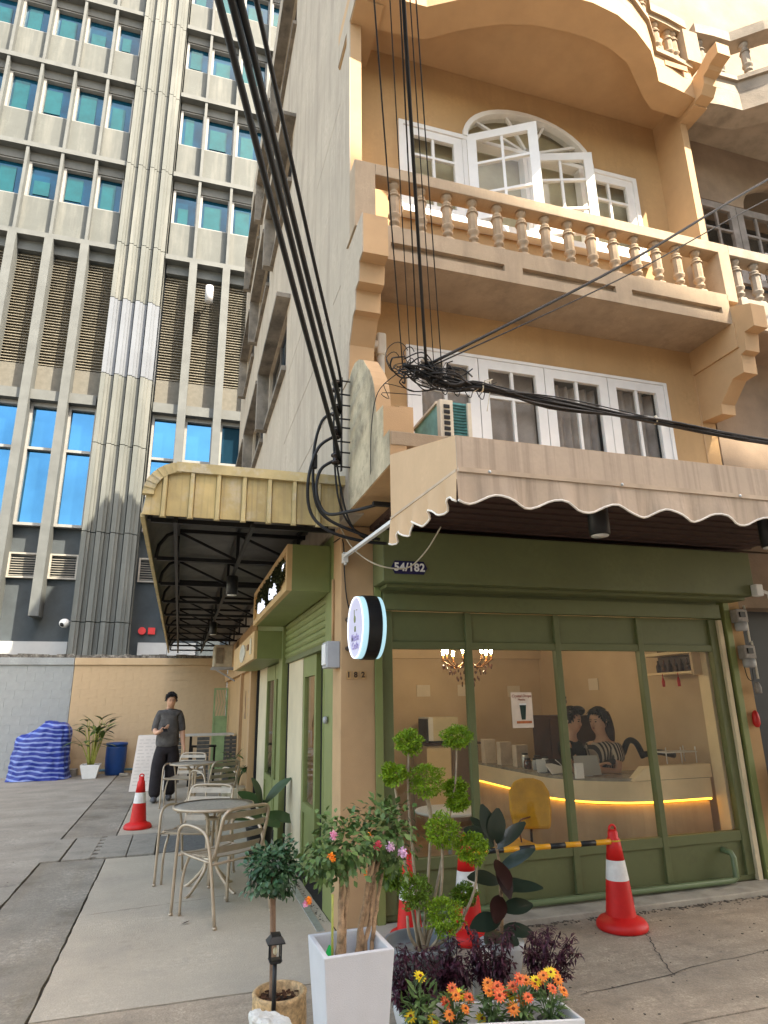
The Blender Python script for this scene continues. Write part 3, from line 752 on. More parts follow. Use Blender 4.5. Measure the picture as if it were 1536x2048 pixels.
# tree emblem and lines of small print on the yard wall
em = MB(); em.prism([(12.55,1.30),(12.75,1.30),(12.68,1.45),(12.70,1.62),(12.65,1.80),(12.60,1.62),(12.62,1.45)], 'x', 1.172, 1.18); em.build('emblem', mat('sign brown', (.22,.13,.07), .6, 0), H)
pr = MB()
for i in range(5):
    for j in range(4): pr.box(1.174, 1.18, 11.75+j*.11, 11.83+j*.11, 1.22+i*.13, 1.28+i*.13)
pr.build('small_print', mat('print grey', (.25,.20,.14), .6, 0), H, kind='stuff')
# ---- sign boxes over the side doors
M_wood = mat('sign beige', (.62,.42,.20), .5, .08, 4)
M_mossP = mat('moss panel', (.035,.042,.018), .95, .4, 22, .9, 60, island=(.075,.085,.03))
M_glow = mat('lit letters', (.9,.9,.95), .4, 0, emit=(.82,.86,1.0), estr=.22)
S1 = thing('shop_sign', 'long green sign box with mossy panel and glowing white letters over the side door', 'sign', (1.18, 5.4, 2.47))
MB().box(.845, 1.175, 5.40, 8.08, 2.472, 2.875).build('box', M_greenL, S1)
fr = MB()
for (a, b, c, d) in ((5.40,5.47,2.472,2.875),(8.01,8.08,2.472,2.875),(5.47,8.01,2.472,2.53),(5.47,8.01,2.82,2.875)): fr.box(.80, .845, a, b, c, d)
fr.build('frame', M_wood, S1)
MB().box(.83, .845, 5.47, 8.01, 2.53, 2.82).build('backboard', M_wood, S1)
mo = MB()
for i in range(1300):
    y = rnd.uniform(5.65, 7.85); z = rnd.uniform(2.55, 2.81)
    if abs(y-6.75)/1.0 + abs(z-2.70)/.16 > 1.6: continue
    mo.chip((.83, y, z), (-.6, rnd.uniform(-1,1), rnd.uniform(-1,1)), (-1, .2, .3), .05, .045)
mo.build('moss', M_mossP, S1, kind='stuff')
text_mesh('Matcha', .165, M_glow, 'word', S1, face_side((.80, 7.25, 2.60)), .012, 0, shear=.15, space=1.15)
text_mesh('Castle', .165, M_glow, 'word', S1, face_side((.80, 6.30, 2.60)), .012, 0, shear=.15, space=1.15)
lf = MB(); lf.leaf((.80,5.68,2.68), (0,.25,1), (-1,0,0), .12, .05); lf.leaf((.80,5.70,2.68), (0,-.6,.8), (-1,0,0), .10, .05); lf.leaf((.80,6.45,2.74), (0,.6,.5), (-1,0,0), .12, .04)
lf.build('leaf_mark', M_glow, S1)
S2 = thing('shop_sign', 'lower green sign box with a beige face and round emblem, second along the side wall', 'sign', (1.18, 8.1, 2.09))
MB().box(.865, 1.195, 8.09, 11.25, 2.085, 2.42).build('box', M_greenL, S2)
MB().box(.825, .865, 8.09, 11.25, 2.085, 2.42).build('face_board', M_wood, S2)
MB().prism([(9.6+.42*math.cos(R(a)), 2.25+.12*math.sin(R(a))) for a in range(0,360,15)], 'x', .812, .825).build('emblem', mat('pale emblem', (.62,.6,.52), .4, .2, 20), S2)
MB().box(.814, .825, 8.35, 8.55, 2.16, 2.36).build('white_tile', mat('tile cream', (.7,.62,.45), .4, .1), S2)
MB().box(.812, .825, 8.75, 8.95, 2.24, 2.31).build('brown_mark', mat('sign brown', (.22,.13,.07), .6, 0), S2)
# grey switch box on the corner pillar, fire-alarm knob, black wire
o = thing('switch_box', 'pale grey electric box fixed to the side of the corner pillar', 'box', (1.1, 5.1, 1.8))
MB().box(1.075, 1.18, 5.02, 5.20, 1.815, 2.02).build('case', M_greyp, o, bevel=.008)
MB().box(1.062, 1.075, 5.05, 5.17, 1.84, 2.0).build('cover', M_whitep, o, bevel=.004)
tag(MB().tube([(1.17,5.24,2.02),(1.168,5.24,2.55)], .012).build('conduit', M_beige2), 'thin beige conduit rising from the grey electric box', 'conduit')
tag(MB().lathe((0,0,0), [(.03,0),(.03,.02),(.02,.03)], 14).build('door_bell', M_greyp), 'small round pale door bell on the green side frame', 'bell').location = (1.17, 5.45, 1.42)
bpy.data.objects['door_bell'].rotation_euler = (0, R(-90), 0)

# ------------------------------------------------------------------ metal canopy over the yard side
M_sheet = mat('canopy sheet', (.16,.15,.135), .6, .12, 4, metal=.1, streak=.3, scol=(.2,.19,.17), sscale=(1,6,1))
M_tan = mat('tan flashing', (.50,.39,.175), .6, .16, 2.5, .15, 40, streak=.7, scol=(.26,.20,.11), sscale=(28,28,.7), spots=.42, pcol=(.58,.54,.45), pscale=3.2)
M_tanL = mat('tan flashing pale', (.54,.44,.22), .6, .15, 3, .15, 40, spots=.5, pcol=(.58,.56,.50), pscale=5)
K = thing('metal_canopy', 'tan corrugated metal canopy on black trusses along the side wall', 'canopy', (1.15, 4.78, 2.9))
prof = [(1.15,3.24),(.6,3.24),(.1,3.24),(-.08,3.235)] + [(-.08-.27*math.sin(R(a)), 2.965+.27*math.cos(R(a))) for a in (15,30,45,60,75,90)] + [(-.35,2.88)]
for k in range(18):
    y0 = 4.80 + k*.73; n = 10; vs = []; fs = []
    for j in range(n+1):
        y = y0 + .73*j/n; dz = .010*(1 if j % 2 else -1)
        for i, (x, z) in enumerate(prof):
            a = prof[max(i-1,0)]; b = prof[min(i+1,len(prof)-1)]; t = Vector((b[0]-a[0], b[1]-a[1])).normalized(); nn = Vector((t.y,-t.x))
            vs.append((x+nn.x*dz, y, z+nn.y*dz))
    m_ = len(prof)
    for j in range(n):
        for i in range(m_-1):
            a = j*m_+i; fs.append((a, a+1, a+m_+1, a+m_))
    q = MB(); q.add(vs, fs); q.build('roof_sheet', M_sheet, K)
# end fascia of ribbed tan panels under a flashing strip
xr = [-.21+.192*i for i in range(8)]
edge = [-.355] + xr
for i in range(8):
    a = edge[i]; b = edge[i+1]
    if i == 0:
        poly = [(-.355,2.885),(b-.02,2.885),(b-.02,3.225)] + [(-.08-.255*math.sin(R(t)), 2.97+.255*math.cos(R(t))) for t in (10,30,50,70,90)]
        poly = [(-.355,2.885),(b-.022,2.885),(b-.022,3.20),(-.27,3.15),(-.33,3.06)]
        MB().prism(poly, 'y', 4.775, 4.79).build('fascia_panel', M_tan, K)
    else:
        MB().box(a+.022, b-.022, 4.775, 4.79, 2.885, 3.225).build('fascia_panel', M_tan, K)
for i, x in enumerate(xr):
    if x > 1.13: continue
    MB().prism([(x-.022,4.79),(x-.012,4.752),(x+.012,4.752),(x+.022,4.79)], 'z', 2.872, 3.235).build('rib', M_tanL, K)
MB().box(-.14, 1.15, 4.745, 4.795, 3.225, 3.30).build('flashing', M_tanL, K)
cu = [(-.10-.262*math.sin(R(t)), 3.035+.262*math.cos(R(t))) for t in range(0,91,6)]
for i in range(len(cu)-1):
    a, b = cu[i], cu[i+1]
    c_ = Vector((-.10, 3.035)); ia = c_ + (Vector(a)-c_)*.70; ib = c_ + (Vector(b)-c_)*.70
    MB().prism([a, b, (ib.x, ib.y), (ia.x, ia.y)], 'y', 4.748+(.006 if i % 2 else 0), 4.80).build('curved_flashing', M_tanL, K)
MB().box(-.365, -.335, 4.80, 17.9, 2.87, 2.90).build('eave_trim', M_tanL, K)
# black trusses
for i in range(10):
    y = 4.98 + i*1.38; t = MB()
    t.bar((-.12,y,3.18),(1.12,y,3.18), .035); t.bar((-.30,y,2.90),(1.12,y,2.90), .035)
    t.tube([(-.12,y,3.18),(-.22,y,3.13),(-.29,y,3.03),(-.31,y,2.90)], .018, 6)
    for x in (-.12, .45, 1.05): t.bar((x,y,2.90),(x,y,3.18), .03)
    t.bar((-.12,y,3.17),(.45,y,2.91), .025); t.bar((.45,y,3.17),(1.05,y,2.91), .025)
    t.build('truss', M_blackst, K)
for x, z in ((-.12,3.14),(.45,3.205),(1.05,3.205),(-.12,2.87),(.45,2.87)):
    MB().bar((x,4.85,z),(x,17.8,z), .03).build('purlin', M_blackst, K)
M_lens = mat('lamp lens', (.75,.74,.70), .3, 0)
for nm, y in (('black cylinder spotlight hanging under the canopy, nearer of the two', 6.9), ('black cylinder spotlight hanging under the canopy, farther of the two', 11.0)):
    o = thing('spotlight', nm, 'lamp', (.45, y, 2.86), 'cylinder spotlights under the canopy')
    MB().lathe((.45,y,2.66), [(.055,0),(.06,.005),(.06,.19),(.05,.2)], 18).build('housing', M_black, o)
    MB().lathe((.45,y,2.655), [(.05,0),(.05,.004)], 18).build('lens', M_lens, o)
# condenser unit and bracket at the far end
o = thing('air_conditioner', 'old cream air conditioner unit on brackets high above the yard gate', 'air conditioner', (.9, 15, 2.3))
MB().box(.66, 1.06, 14.8, 15.5, 2.36, 2.82).build('case', mat('old cream', (.50,.44,.33), .6, .15, 5, .1), o, bevel=.02)
MB().box(.70, .86, 14.785, 14.80, 2.42, 2.76).build('grille', mat('grille', (.25,.20,.14), .7, .2), o)
b_ = MB(); b_.bar((.62,14.85,2.33),(1.15,14.85,2.33), .04); b_.bar((.62,15.4,2.33),(1.15,15.4,2.33), .04); b_.bar((.65,14.85,2.33),(1.13,14.85,2.05), .03); b_.build('bracket', M_greyp, o)

# ------------------------------------------------------------------ fabric awning over the shopfront
M_awn = mat('awning fabric', (.58,.395,.235), .85, .06, 3, .35, 7, streak=.15, scol=(.40,.27,.16), sscale=(4,4,.4), fine=.05)
M_awnF = mat('awning front fabric', (.51,.395,.295), .85, .06, 3, .3, 9, streak=.75, scol=(.24,.18,.13), sscale=(16,16,.25), fine=.06)
M_trim = mat('awning trim', (.80,.74,.66), .7, .05)
A = thing('awning', 'beige fabric awning with scalloped valance and rain streaks over the shopfront', 'awning', (1.16, 3.55, 2.6))
AX0, AX1, AY0, AY1 = 1.148, 5.20, 3.545, 2.55
side = [(AY0,2.612),(AY0,3.02),(AY1,2.735),(AY1,2.560)]
MB().prism(side, 'x', AX0-.004, AX0+.004).build('side_panel', M_awn, A)
MB().prism(side, 'x', AX1-.004, AX1+.004).build('side_panel', M_awn, A)
MB().prism([(AY0,3.016),(AY0,3.026),(AY1,2.741),(AY1,2.731)], 'x', AX0, AX1).build('roof_panel', M_awn, A)
MB().box(AX0-.004, AX1+.004, AY1-.006, AY1, 2.575, 2.737).build('front_panel', M_awnF, A)
fr = MB().bar((AX0-.003,AY1-.008,2.567),(AX1,AY1-.008,2.567), .022)
fr.build('front_bar', mat('awning bar', (.50,.38,.27), .6, .1), A)
fr = MB().bar((AX0-.003,AY0,2.612),(AX0-.003,AY1,2.567), .014); fr.build('side_bar', mat('awning bar', (.50,.38,.27), .6, .1), A)
for x in (1.30, 2.02, 2.75, 3.5, 4.3):
    MB().ell((x,AY1-.022,2.566), .008, .006, .008, 8, 6).build('screw', M_steel, A)
def valance(p0, p1, drop, n, phase, wav, name):
    """hanging scalloped strip between two points, gathered in soft folds"""
    p0 = Vector(p0); p1 = Vector(p1); L = (p1-p0).length; d = (p1-p0).normalized(); nr = Vector((d.y, -d.x, 0))
    N = n*10; vs = []; fs = []; edge = []
    for i in range(N+1):
        t = i/N; s = .5-.5*math.cos(2*math.pi*(t*n+phase)); dr = drop*(.70+.34*s)
        for j in range(5):
            k = j/4; off = wav*k*(math.sin(2*math.pi*(t*n+phase)+.7)+.5*math.sin(2*math.pi*t*n*2.3+1))
            vs.append(p0 + d*L*t + nr*off + Vector((0,0,-dr*k)))
        edge.append(vs[-1])
    for i in range(N):
        for j in range(4):
            a = i*5+j; fs.append((a, a+5, a+6, a+1))
    m = MB(); m.add(vs, fs, True); o = m.build(name, M_awnF if name == 'front_valance' else M_awn, A)
    MB().tube(edge, .0055, 5).build('valance_trim', M_trim, A)
    return o
valance((AX0-.012,AY1-.012,2.558),(AX1,AY1-.012,2.558), .145, 13, .35, .012, 'front_valance')
valance((AX0-.004,AY0+.02,2.605),(AX0-.010,AY1-.012,2.558), .150, 4, .35, .016, 'side_valance')
arm = MB().bar((1.20,4.985,2.69),(1.165,2.60,2.565), .028, .022); arm.build('folding_arm', M_whitep, A)
b_ = MB().box(1.185,1.225,4.94,5.0,2.64,2.72); b_.tube([(1.205,4.96,2.62),(1.205,4.96,2.66)], .012); b_.build('wall_bracket', M_whitep, A)
for x in (2.66, 4.15):
    o = thing('spotlight', 'black cylinder spotlight under the awning' if x < 3 else 'black cylinder spotlight at the right end under the awning', 'lamp', (x, 3.8, 2.9), 'cylinder spotlights over the shopfront')
    MB().lathe((x,3.62,2.62), [(.062,.0),(.07,.004),(.07,.28),(.06,.285)], 20).build('housing', M_black, o)
    MB().lathe((x,3.62,2.612), [(.058,0),(.058,.006)], 20).build('lens', M_lens, o)

# ------------------------------------------------------------------ round projecting sign
RS = thing('round_sign', 'round white lit sign with black rim projecting from the corner pillar', 'sign', (1.28, 4.65, 1.86))
cy, cz, rr = 4.635, 2.085, .235
def disc_x(x0, x1, r, n=48): return MB().prism([(cy+r*math.cos(2*math.pi*i/n), cz+r*math.sin(2*math.pi*i/n)) for i in range(n)], 'x', x0, x1)
M_lit = mat('lit acrylic', (.30,.30,.36), .3, 0, emit=(.66,.66,.90), estr=.10)
M_litE = mat('lit edge', (.25,.38,.42), .3, 0, emit=(.55,.88,1.0), estr=.13)
disc_x(1.245, 1.345, rr, 64).build('rim', M_black, RS)
disc_x(1.210, 1.245, rr*.965, 64).build('side_glow', M_litE, RS)
disc_x(1.345, 1.375, rr*.965, 64).build('back_glow', M_litE, RS)
disc_x(1.203, 1.210, rr*.93, 64).build('face', M_lit, RS)
ring = MB(); ro, ri = rr*.955, rr*.925; n = 64
for i in range(n):
    a, b = 2*math.pi*i/n, 2*math.pi*(i+1)/n
    ring.prism([(cy+ro*math.cos(a),cz+ro*math.sin(a)),(cy+ro*math.cos(b),cz+ro*math.sin(b)),(cy+ri*math.cos(b),cz+ri*math.sin(b)),(cy+ri*math.cos(a),cz+ri*math.sin(a))], 'x', 1.198, 1.204)
ring.build('edge_line', M_glow, RS)
M_sgreen = mat('sign olive', (.22,.25,.10), .5, 0); M_slil = mat('sign lilac', (.42,.36,.62), .5, 0)
lg = MB(); lg.prism([(cy+.01+.022*math.cos(R(a)), cz+.06+.026*math.sin(R(a))) for a in range(0,360,20)], 'x', 1.199, 1.203)
lg.box(1.199,1.203,cy+.02,cy+.026,cz+.08,cz+.13); lg.box(1.199,1.203,cy-.06,cy-.03,cz+.12,cz+.124); lg.build('logo', M_sgreen, RS)
text_mesh('H', .055, M_sgreen, 'letter', RS, face_side((1.201, cy, cz-.015)), .002, .001)
text_mesh('Matcha', .075, M_slil, 'word', RS, face_side((1.201, cy, cz-.075)), .002, .0005)
text_mesh('Castle', .075, M_slil, 'word', RS, face_side((1.201, cy, cz-.135)), .002, .0005)
for z in (cz-.125, cz+.10):
    MB().tube([(1.232,4.998,z),(1.232,4.90,z),(1.29,4.84,z)], .018, 10).build('bracket', M_black, RS)
# enamel number plate and three number tiles
P = thing('number_plate', 'dark blue enamel house number plate reading 54/182 on the green fascia', 'number plate', (1.64, 4.69, 2.56))
pw, ph, px_, pz = .150, .052, 1.655, 2.562
poly = [(px_-pw,pz),(px_-pw+.03,pz+ph),(px_+pw-.03,pz+ph),(px_+pw,pz),(px_+pw-.03,pz-ph),(px_-pw+.03,pz-ph)]
MB().prism(poly, 'y', 4.680, 4.6895).build('plate', mat('enamel blue', (.012,.014,.07), .25, 0, coat=.5), P, bevel=.002)
text_mesh('54/182', .088, mat('enamel white', (.80,.78,.76), .3, 0), 'digits', P, face_front((px_, 4.6785, pz)), .0015, .0025, space=1.05)
for ch, x in (('1', 1.242), ('8', 1.298), ('2', 1.358)):
    o = thing('number_tile', {'1':'small bronze number tile 1, leftmost of three on the corner pillar','8':'small bronze number tile 8, middle of three on the corner pillar','2':'small bronze number tile 2, rightmost of three on the corner pillar'}[ch], 'number tile', (x, 5.0, 1.73), 'number tiles on the pillar')
    MB().box(x-.020, x+.020, 4.992, 4.9995, 1.728, 1.79).build('tile', mat('bronze tile', (.50,.30,.13), .45, .15, 30), o, bevel=.001)
    text_mesh(ch, .058, mat('bronze dark', (.05,.025,.015), .5, 0), 'digit', o, face_front((x, 4.991, 1.759)), .001, .002)

# ------------------------------------------------------------------ air conditioner on the slab
AC = thing('air_conditioner', 'small teal and cream air conditioner on the ledge above the awning', 'air conditioner', (1.65, 4.1, 3.2))
M_acb = mat('ac cream', (.60,.52,.40), .5, .06, 8); M_coil = mat('teal coil', (.10,.30,.29), .5, .2, 20)
m = Matrix.Rotation(R(0), 4, 'Z')
MB().box(1.60, 1.70, 3.80, 3.86, 3.195, 3.59).build('end_panel', M_acb, AC, bevel=.004)
for i in range(8): MB().box(1.628, 1.672, 3.792, 3.80, 3.23+i*.042, 3.255+i*.042).build('vent_slot', M_dark, AC)
MB().box(1.70, 1.81, 3.82, 3.86, 3.20, 3.585).build('coil', M_coil, AC)
for i in range(16): MB().box(1.705, 1.805, 3.812, 3.82, 3.215+i*.023, 3.222+i*.023).build('fin', mat('coil dark', (.03,.12,.12), .5, .1), AC)
MB().box(1.81, 1.84, 3.80, 3.86, 3.195, 3.585).build('end_panel', M_acb, AC, bevel=.003)
MB().box(1.61, 1.84, 3.862, 4.35, 3.21, 3.58).build('case', mat('ac side', (.17,.40,.37), .5, .15, 10), AC)
MB().box(1.595, 1.85, 3.862, 4.36, 3.58, 3.60).build('lid', M_acb, AC)

# ------------------------------------------------------------------ neighbour house and the street opposite
M_nb = mat('neighbour render', (.31,.23,.165), .85, .14, 2, .3, 70, streak=.5, scol=(.27,.20,.15), sscale=(3,3,.3))
M_nbL = mat('neighbour pale paint', (.33,.28,.225), .8, .16, 4, .3, 60, spots=.55, pcol=(.32,.26,.21), pscale=4)
M_grayw = mat('grey woodwork', (.26,.235,.22), .7, .15, 6)
NH = thing('neighbour_shophouse', 'weathered neighbour shophouse with grey window frames at the right edge', 'building', (5.2, 5, 0))
MB().box(5.19, 9.2, 4.9, 5.02, 3.0, 5.1).build('front_wall', M_nb, NH)
MB().box(5.19, 9.2, 5.02, 17, 3.0, 3.15).build('floor_slab', M_nb, NH)
MB().box(5.19, 9.2, 5.02, 17, 8.42, 8.55).build('floor_slab', M_nb, NH)
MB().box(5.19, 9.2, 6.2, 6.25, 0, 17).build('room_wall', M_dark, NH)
MB().box(5.09, 9.2, 4.98, 5.02, 5.37, 6.17).build('front_wall', M_nb, NH)
for (a, b, c, d) in ((5.09,5.45,6.17,7.29),(7.9,9.2,6.17,7.29)): MB().box(a, b, 4.9, 5.02, c, d).build('front_wall', M_nb, NH)
ar2 = [(6.95+.75*math.cos(R(a)), 7.29+.5*math.sin(R(a))) for a in range(0,181,12)]
MB().prism([(9.2,7.29)]+ar2+[(5.09,7.29),(5.09,8.15),(9.2,8.15)], 'y', 4.9, 5.02).build('front_wall', M_nb, NH)
for i in range(4): casement(NH, (5.46+i*.61, 4.90), 0, .60, 6.18, 7.28, (6.53,6.90), nm='casement', frame=M_grayw)
MB().prism([(6.95+.74*math.cos(R(a)), 7.29+.49*math.sin(R(a))) for a in range(0,181,12)], 'y', 4.95, 4.96).build('pane', M_pane2, NH)
MB().box(5.175, 9.2, 4.36, 4.9, 5.10, 5.37).build('balcony_slab', M_nb, NH)
MB().box(5.175, 9.2, 4.32, 4.36, 5.10, 5.37).build('balcony_fascia', M_nbL, NH)
NB = MB().box(5.13, 9.2, 4.32, 4.48, 5.945, 6.062).build('balcony_rail', M_nbL, NH, bevel=.006)
MB().box(5.175, 9.2, 4.32, 4.47, 5.37, 5.44).build('plinth', M_nbL, NB)
balusters(NB, [(5.26+i*.25, 4.395) for i in range(12)], 5.44, .505, M_nbL)
on = [(5.0,4.24),(5.35,4.22),(5.62,4.21),(5.9,3.98),(6.25,3.78),(6.7,3.68),(7.3,3.66),(8,3.8),(8.6,4.2),(9.2,4.22)]
MB().prism([(p[0] if i else 5.175, p[1]) for i, p in enumerate(on)] + [(9.2,4.5),(8.5,4.48),(7.9,4.1),(7.2,3.98),(6.5,4.03),(6.1,4.2),(5.7,4.46),(5.175,4.5)], 'z', 7.9, 8.15).build('bow_beam', M_nbL, NH)
MB().prism([(p[0] if i else 5.175, p[1]) for i, p in enumerate(on)] + [(9.2,5.02),(5.175,5.02)], 'z', 8.152, 8.36).build('bow_slab', M_nbL, NH)
N4 = offset_strip([(5.13,4.24)]+on[1:], .06, -.14, 8.86, 9.0).build('bow_rail', M_nbL, NH)
offset_strip([(5.13,4.24)]+on[1:], .035, -.10, 8.30, 8.36).build('plinth', M_nbL, N4)
pts = []
for i in range(1, len(on)-1):
    a, b = Vector(on[i]), Vector(on[i+1]); k = max(1, int((b-a).length/.23))
    for j in range(k): pts.append(a+(b-a)*((j+.5)/k))
pts += [Vector((5.24,4.23)), Vector((5.46,4.22))]
balusters(N4, [(p.x, p.y+.05) for p in pts], 8.36, .48, M_nbL)
MB().box(5.17, 9.2, 4.95, 5.02, 8.55, 17).build('front_wall', M_nb, NH)
MB().box(5.19, 9.2, 3.6, 5.0, 2.965, 3.195).build('canopy_slab', M_nb, NH)
MB().box(5.19, 9.2, 5.3, 5.34, 0, 2.4).build('shutter', mat('navy shutter', (.010,.013,.022), .5, .1), NH)
MB().box(5.19, 9.2, 5.05, 5.3, 2.4, 2.965).build('lintel_beam', M_nb, NH)
# unseen houses across the street: they shade the forecourt and show in the glass; the tall roofline is shaped for its shadow
M_opp = mat('street render', (.42,.37,.31), .85, .1, 1)
M_opw = mat('street window', (.03,.035,.04), .15, 0)
def opp(name, label, x0, x1, z, ztop2=None):
    t = thing(name, label, 'building', ((x0+x1)/2, -9, 0))
    MB().prism([(x0,-.1),(x1,-.1),(x1,ztop2 or z),(x0,z)], 'y', -16, -9).build('walls', M_opp, t)
    zz = 3.6
    while zz < min(z, ztop2 or z)-1.5:
        x = x0+.6
        while x < x1-1.6:
            MB().box(x, x+1.3, -9.0, -8.96, zz, zz+1.3).build('window', M_opw, t); x += 2.0
        zz += 3.3
    return t
opp('street_house', 'tall unseen house across the street, its sloping roofline shaped to shade the balcony', 3.2, 24, 30.1, 22.5)
opp('street_house', 'low rendered house across the street facing the yard', -14, 2.6, 8.5)
o = thing('billboard', 'red brown billboard on a low roof across the street', 'billboard', (-8, -12, 8.5))
MB().box(-9.6, -6.2, -12.0, -11.8, 11.5, 16.5).build('board', mat('billboard red', (.16,.055,.035), .6, .1), o)
MB().box(-9.4, -6.4, -11.8, -11.78, 12.2, 13.1).build('white_band', mat('billboard white', (.7,.7,.68), .6, .05), o)
b_ = MB()
for x in (-9.2,-6.6): b_.bar((x,-12.1,8.5),(x,-12.1,16.3), .12)
b_.build('post', M_blackst, o)
# ------------------------------------------------------------------ cafe interior
M_inw = mat('interior wall', (.58,.43,.28), .85, .04, 2)
M_inf = mat('interior floor', (.35,.27,.19), .6, .1, 3)
M_ctop = mat('counter cream', (.84,.66,.41), .6, .05, 3)
M_cwood = mat('counter wood', (.58,.40,.23), .55, .12, 2, streak=.4, scol=(.40,.25,.13), sscale=(9,9,.4))
MB().box(1.36, 4.98, 5.12, 8.62, -.02, .02).build('interior_floor', M_inf, H)
MB().box(1.36, 5.03, 8.5, 8.6, 0, 2.96).build('interior_wall', M_inw, H)
MB().box(4.95, 5.03, 5.12, 8.5, 0, 2.96).build('interior_wall', M_inw, H)
MB().box(1.34, 5.03, 5.12, 17.5, 2.965, 2.99).build('interior_ceiling', mat('ceiling', (.55,.48,.38), .9, .03), H)
MB().box(1.36, 5.0, 8.42, 8.5, 2.12, 2.30).build('wall_beam', M_inw, H)
MB().box(4.80, 4.95, 5.13, 5.26, 0, 2.9).build('interior_pilaster', M_ctop, H)
MB().box(1.34, 5.0, 11.3, 11.4, 0, 2.96).build('interior_wall', M_inw, H)
# L-shaped counter with a rounded corner and a lit strip under its cream apron
def cpath(off):
    r = .75 - off
    P = [(4.78, 5.28+off), (4.17, 5.28+off)]
    P += [(4.17 - (r)*math.sin(R(a)), 6.03 - r*math.cos(R(a))) for a in range(10, 91, 10)]
    return P + [(3.42+off, 7.6)]
CT = thing('counter', 'curved cream and wood cafe counter with a glowing yellow strip inside the shop', 'counter', (3.9, 6, 0))
def ribbon(o0, o1, z0, z1):
    a = cpath(o0); b = cpath(o1); m = MB()
    for i in range(len(a)-1): m.prism([a[i], a[i+1], b[i+1], b[i]], 'z', z0, z1)
    return m
ribbon(.05, .10, .02, .63).build('wood_front', M_cwood, CT)
ribbon(0, .10, .665, .835).build('cream_apron', M_ctop, CT)
ribbon(0, .62, .835, .86).build('worktop', mat('worktop', (.30,.27,.22), .25, .2, 12), CT)
ribbon(.015, .05, .646, .664).build('led_strip', mat('led strip', (1,.6,.1), .5, 0, emit=(1.0,.50,.035), estr=1.0), CT)
MB().prism([(4.80,.84),(3.93,.84),(4.07,.955),(4.80,.955)], 'y', 5.275, 5.36).build('raised_panel', M_ctop, CT)
# things on the counter and along the walls
def simple(name, label, cat, builds, loc, group=None):
    t = thing(name, label, cat, loc, group)
    for nm, mb_, m_ in builds: mb_.build(nm, m_, t)
    return t
M_brown = mat('dark wood', (.055,.022,.014), .5, .2, 5, streak=.3, scol=(.03,.012,.008))
simple('cupboard', 'dark wood cupboard behind the cafe counter', 'cupboard',
       [('body', MB().box(4.45,4.93,7.02,7.92,.02,1.36), M_brown), ('door', MB().box(4.435,4.45,7.05,7.45,.1,1.32), M_brown), ('door', MB().box(4.435,4.45,7.48,7.89,.1,1.32), M_brown)], (4.7,7.5,.02))
simple('cabinet', 'cream and brown low cabinet at the back wall of the shop', 'cabinet',
       [('body', MB().box(2.97,3.66,7.95,8.45,.02,1.03), M_cwood), ('door', MB().box(2.97,3.28,7.93,7.95,.05,1.02), M_ctop), ('door', MB().box(3.30,3.66,7.93,7.95,.05,1.02), mat('taupe door',(.20,.14,.10),.6,.05)), ('top', MB().box(2.94,3.69,7.90,8.46,1.03,1.055), M_brown)], (3.3,8.2,.02))
simple('oven', 'cream box-shaped oven standing on the low cabinet', 'oven',
       [('case', MB().box(3.08,3.42,7.98,8.34,1.08,1.36), mat('oven cream',(.66,.56,.38),.4,.05)), ('side', MB().box(3.02,3.08,7.98,8.34,1.08,1.36), M_white), ('foot', MB().box(3.05,3.40,8.0,8.3,1.055,1.08), M_black), ('back_strip', MB().box(3.0,3.02,8.0,8.3,1.06,1.34), M_black)], (3.2,8.1,1.055))
PAP = mat('paper', (.70,.60,.48), .8, .03)
for i, (x, z) in enumerate(((3.06,1.62),(3.66,1.62),(4.42,1.60))):
    tag(MB().box(x, x+.19, 8.485, 8.499, z, z+.15).build('wall_notice', PAP), ('small paper notice on the back wall below the left of the chandelier','small paper notice on the back wall behind the second mullion','small paper notice on the back wall behind the third mullion')[i], 'notice', 'notices on the back wall')
tag(MB().box(4.94, 4.949, 7.1, 7.3, 1.66, 1.80).build('wall_notice', PAP), 'small paper notice on the wall above the two people', 'notice', 'notices on the back wall')
# chandelier
CH = thing('chandelier', 'brass chandelier with lit candle bulbs and dark crystal drops inside the shop', 'chandelier', (3.06, 6.8, 2.95))
M_brass = mat('brass', (.20,.085,.025), .3, .1, metal=.8); M_bulb = mat('bulb', (1,.85,.6), .3, 0, emit=(1.0,.80,.50), estr=40)
M_drop = mat('crystal drop', (.10,.035,.02), .1, .3, 20, spec=1.0)
MB().tube([(3.06,6.8,2.96),(3.06,6.8,1.80)], .012).lathe((3.06,6.8,1.83), [(.01,0),(.05,.03),(.03,.08),(.05,.12),(.02,.2)], 14).build('stem', M_brass, CH)
for k in range(8):
    a = R(k*45+12); ca, sa = math.cos(a), math.sin(a); r = .27
    MB().tube(smooth_path([(3.06+.03*ca,6.8+.03*sa,1.98),(3.06+.14*ca,6.8+.14*sa,1.91),(3.06+r*ca,6.8+r*sa,1.99)], 5), .008, 6).lathe((3.06+r*ca,6.8+r*sa,1.985), [(.03,0),(.012,.01),(.012,.07)], 8).build('arm', M_brass, CH)
    MB().ell((3.06+r*ca,6.8+r*sa,2.085), .018, .018, .034, 8, 6).build('bulb', M_bulb, CH)
d_ = MB()
for ring, (r, z, n) in enumerate(((.27,1.93,26),(.20,1.87,20),(.12,1.80,14),(.07,1.74,8))):
    for k in range(n):
        a = 2*math.pi*k/n; d_.ell((3.06+r*math.cos(a), 6.8+r*math.sin(a), z-.02*(k % 2)), .010, .010, .020, 6, 4, False)
d_.build('crystals', M_drop, CH, kind='stuff')
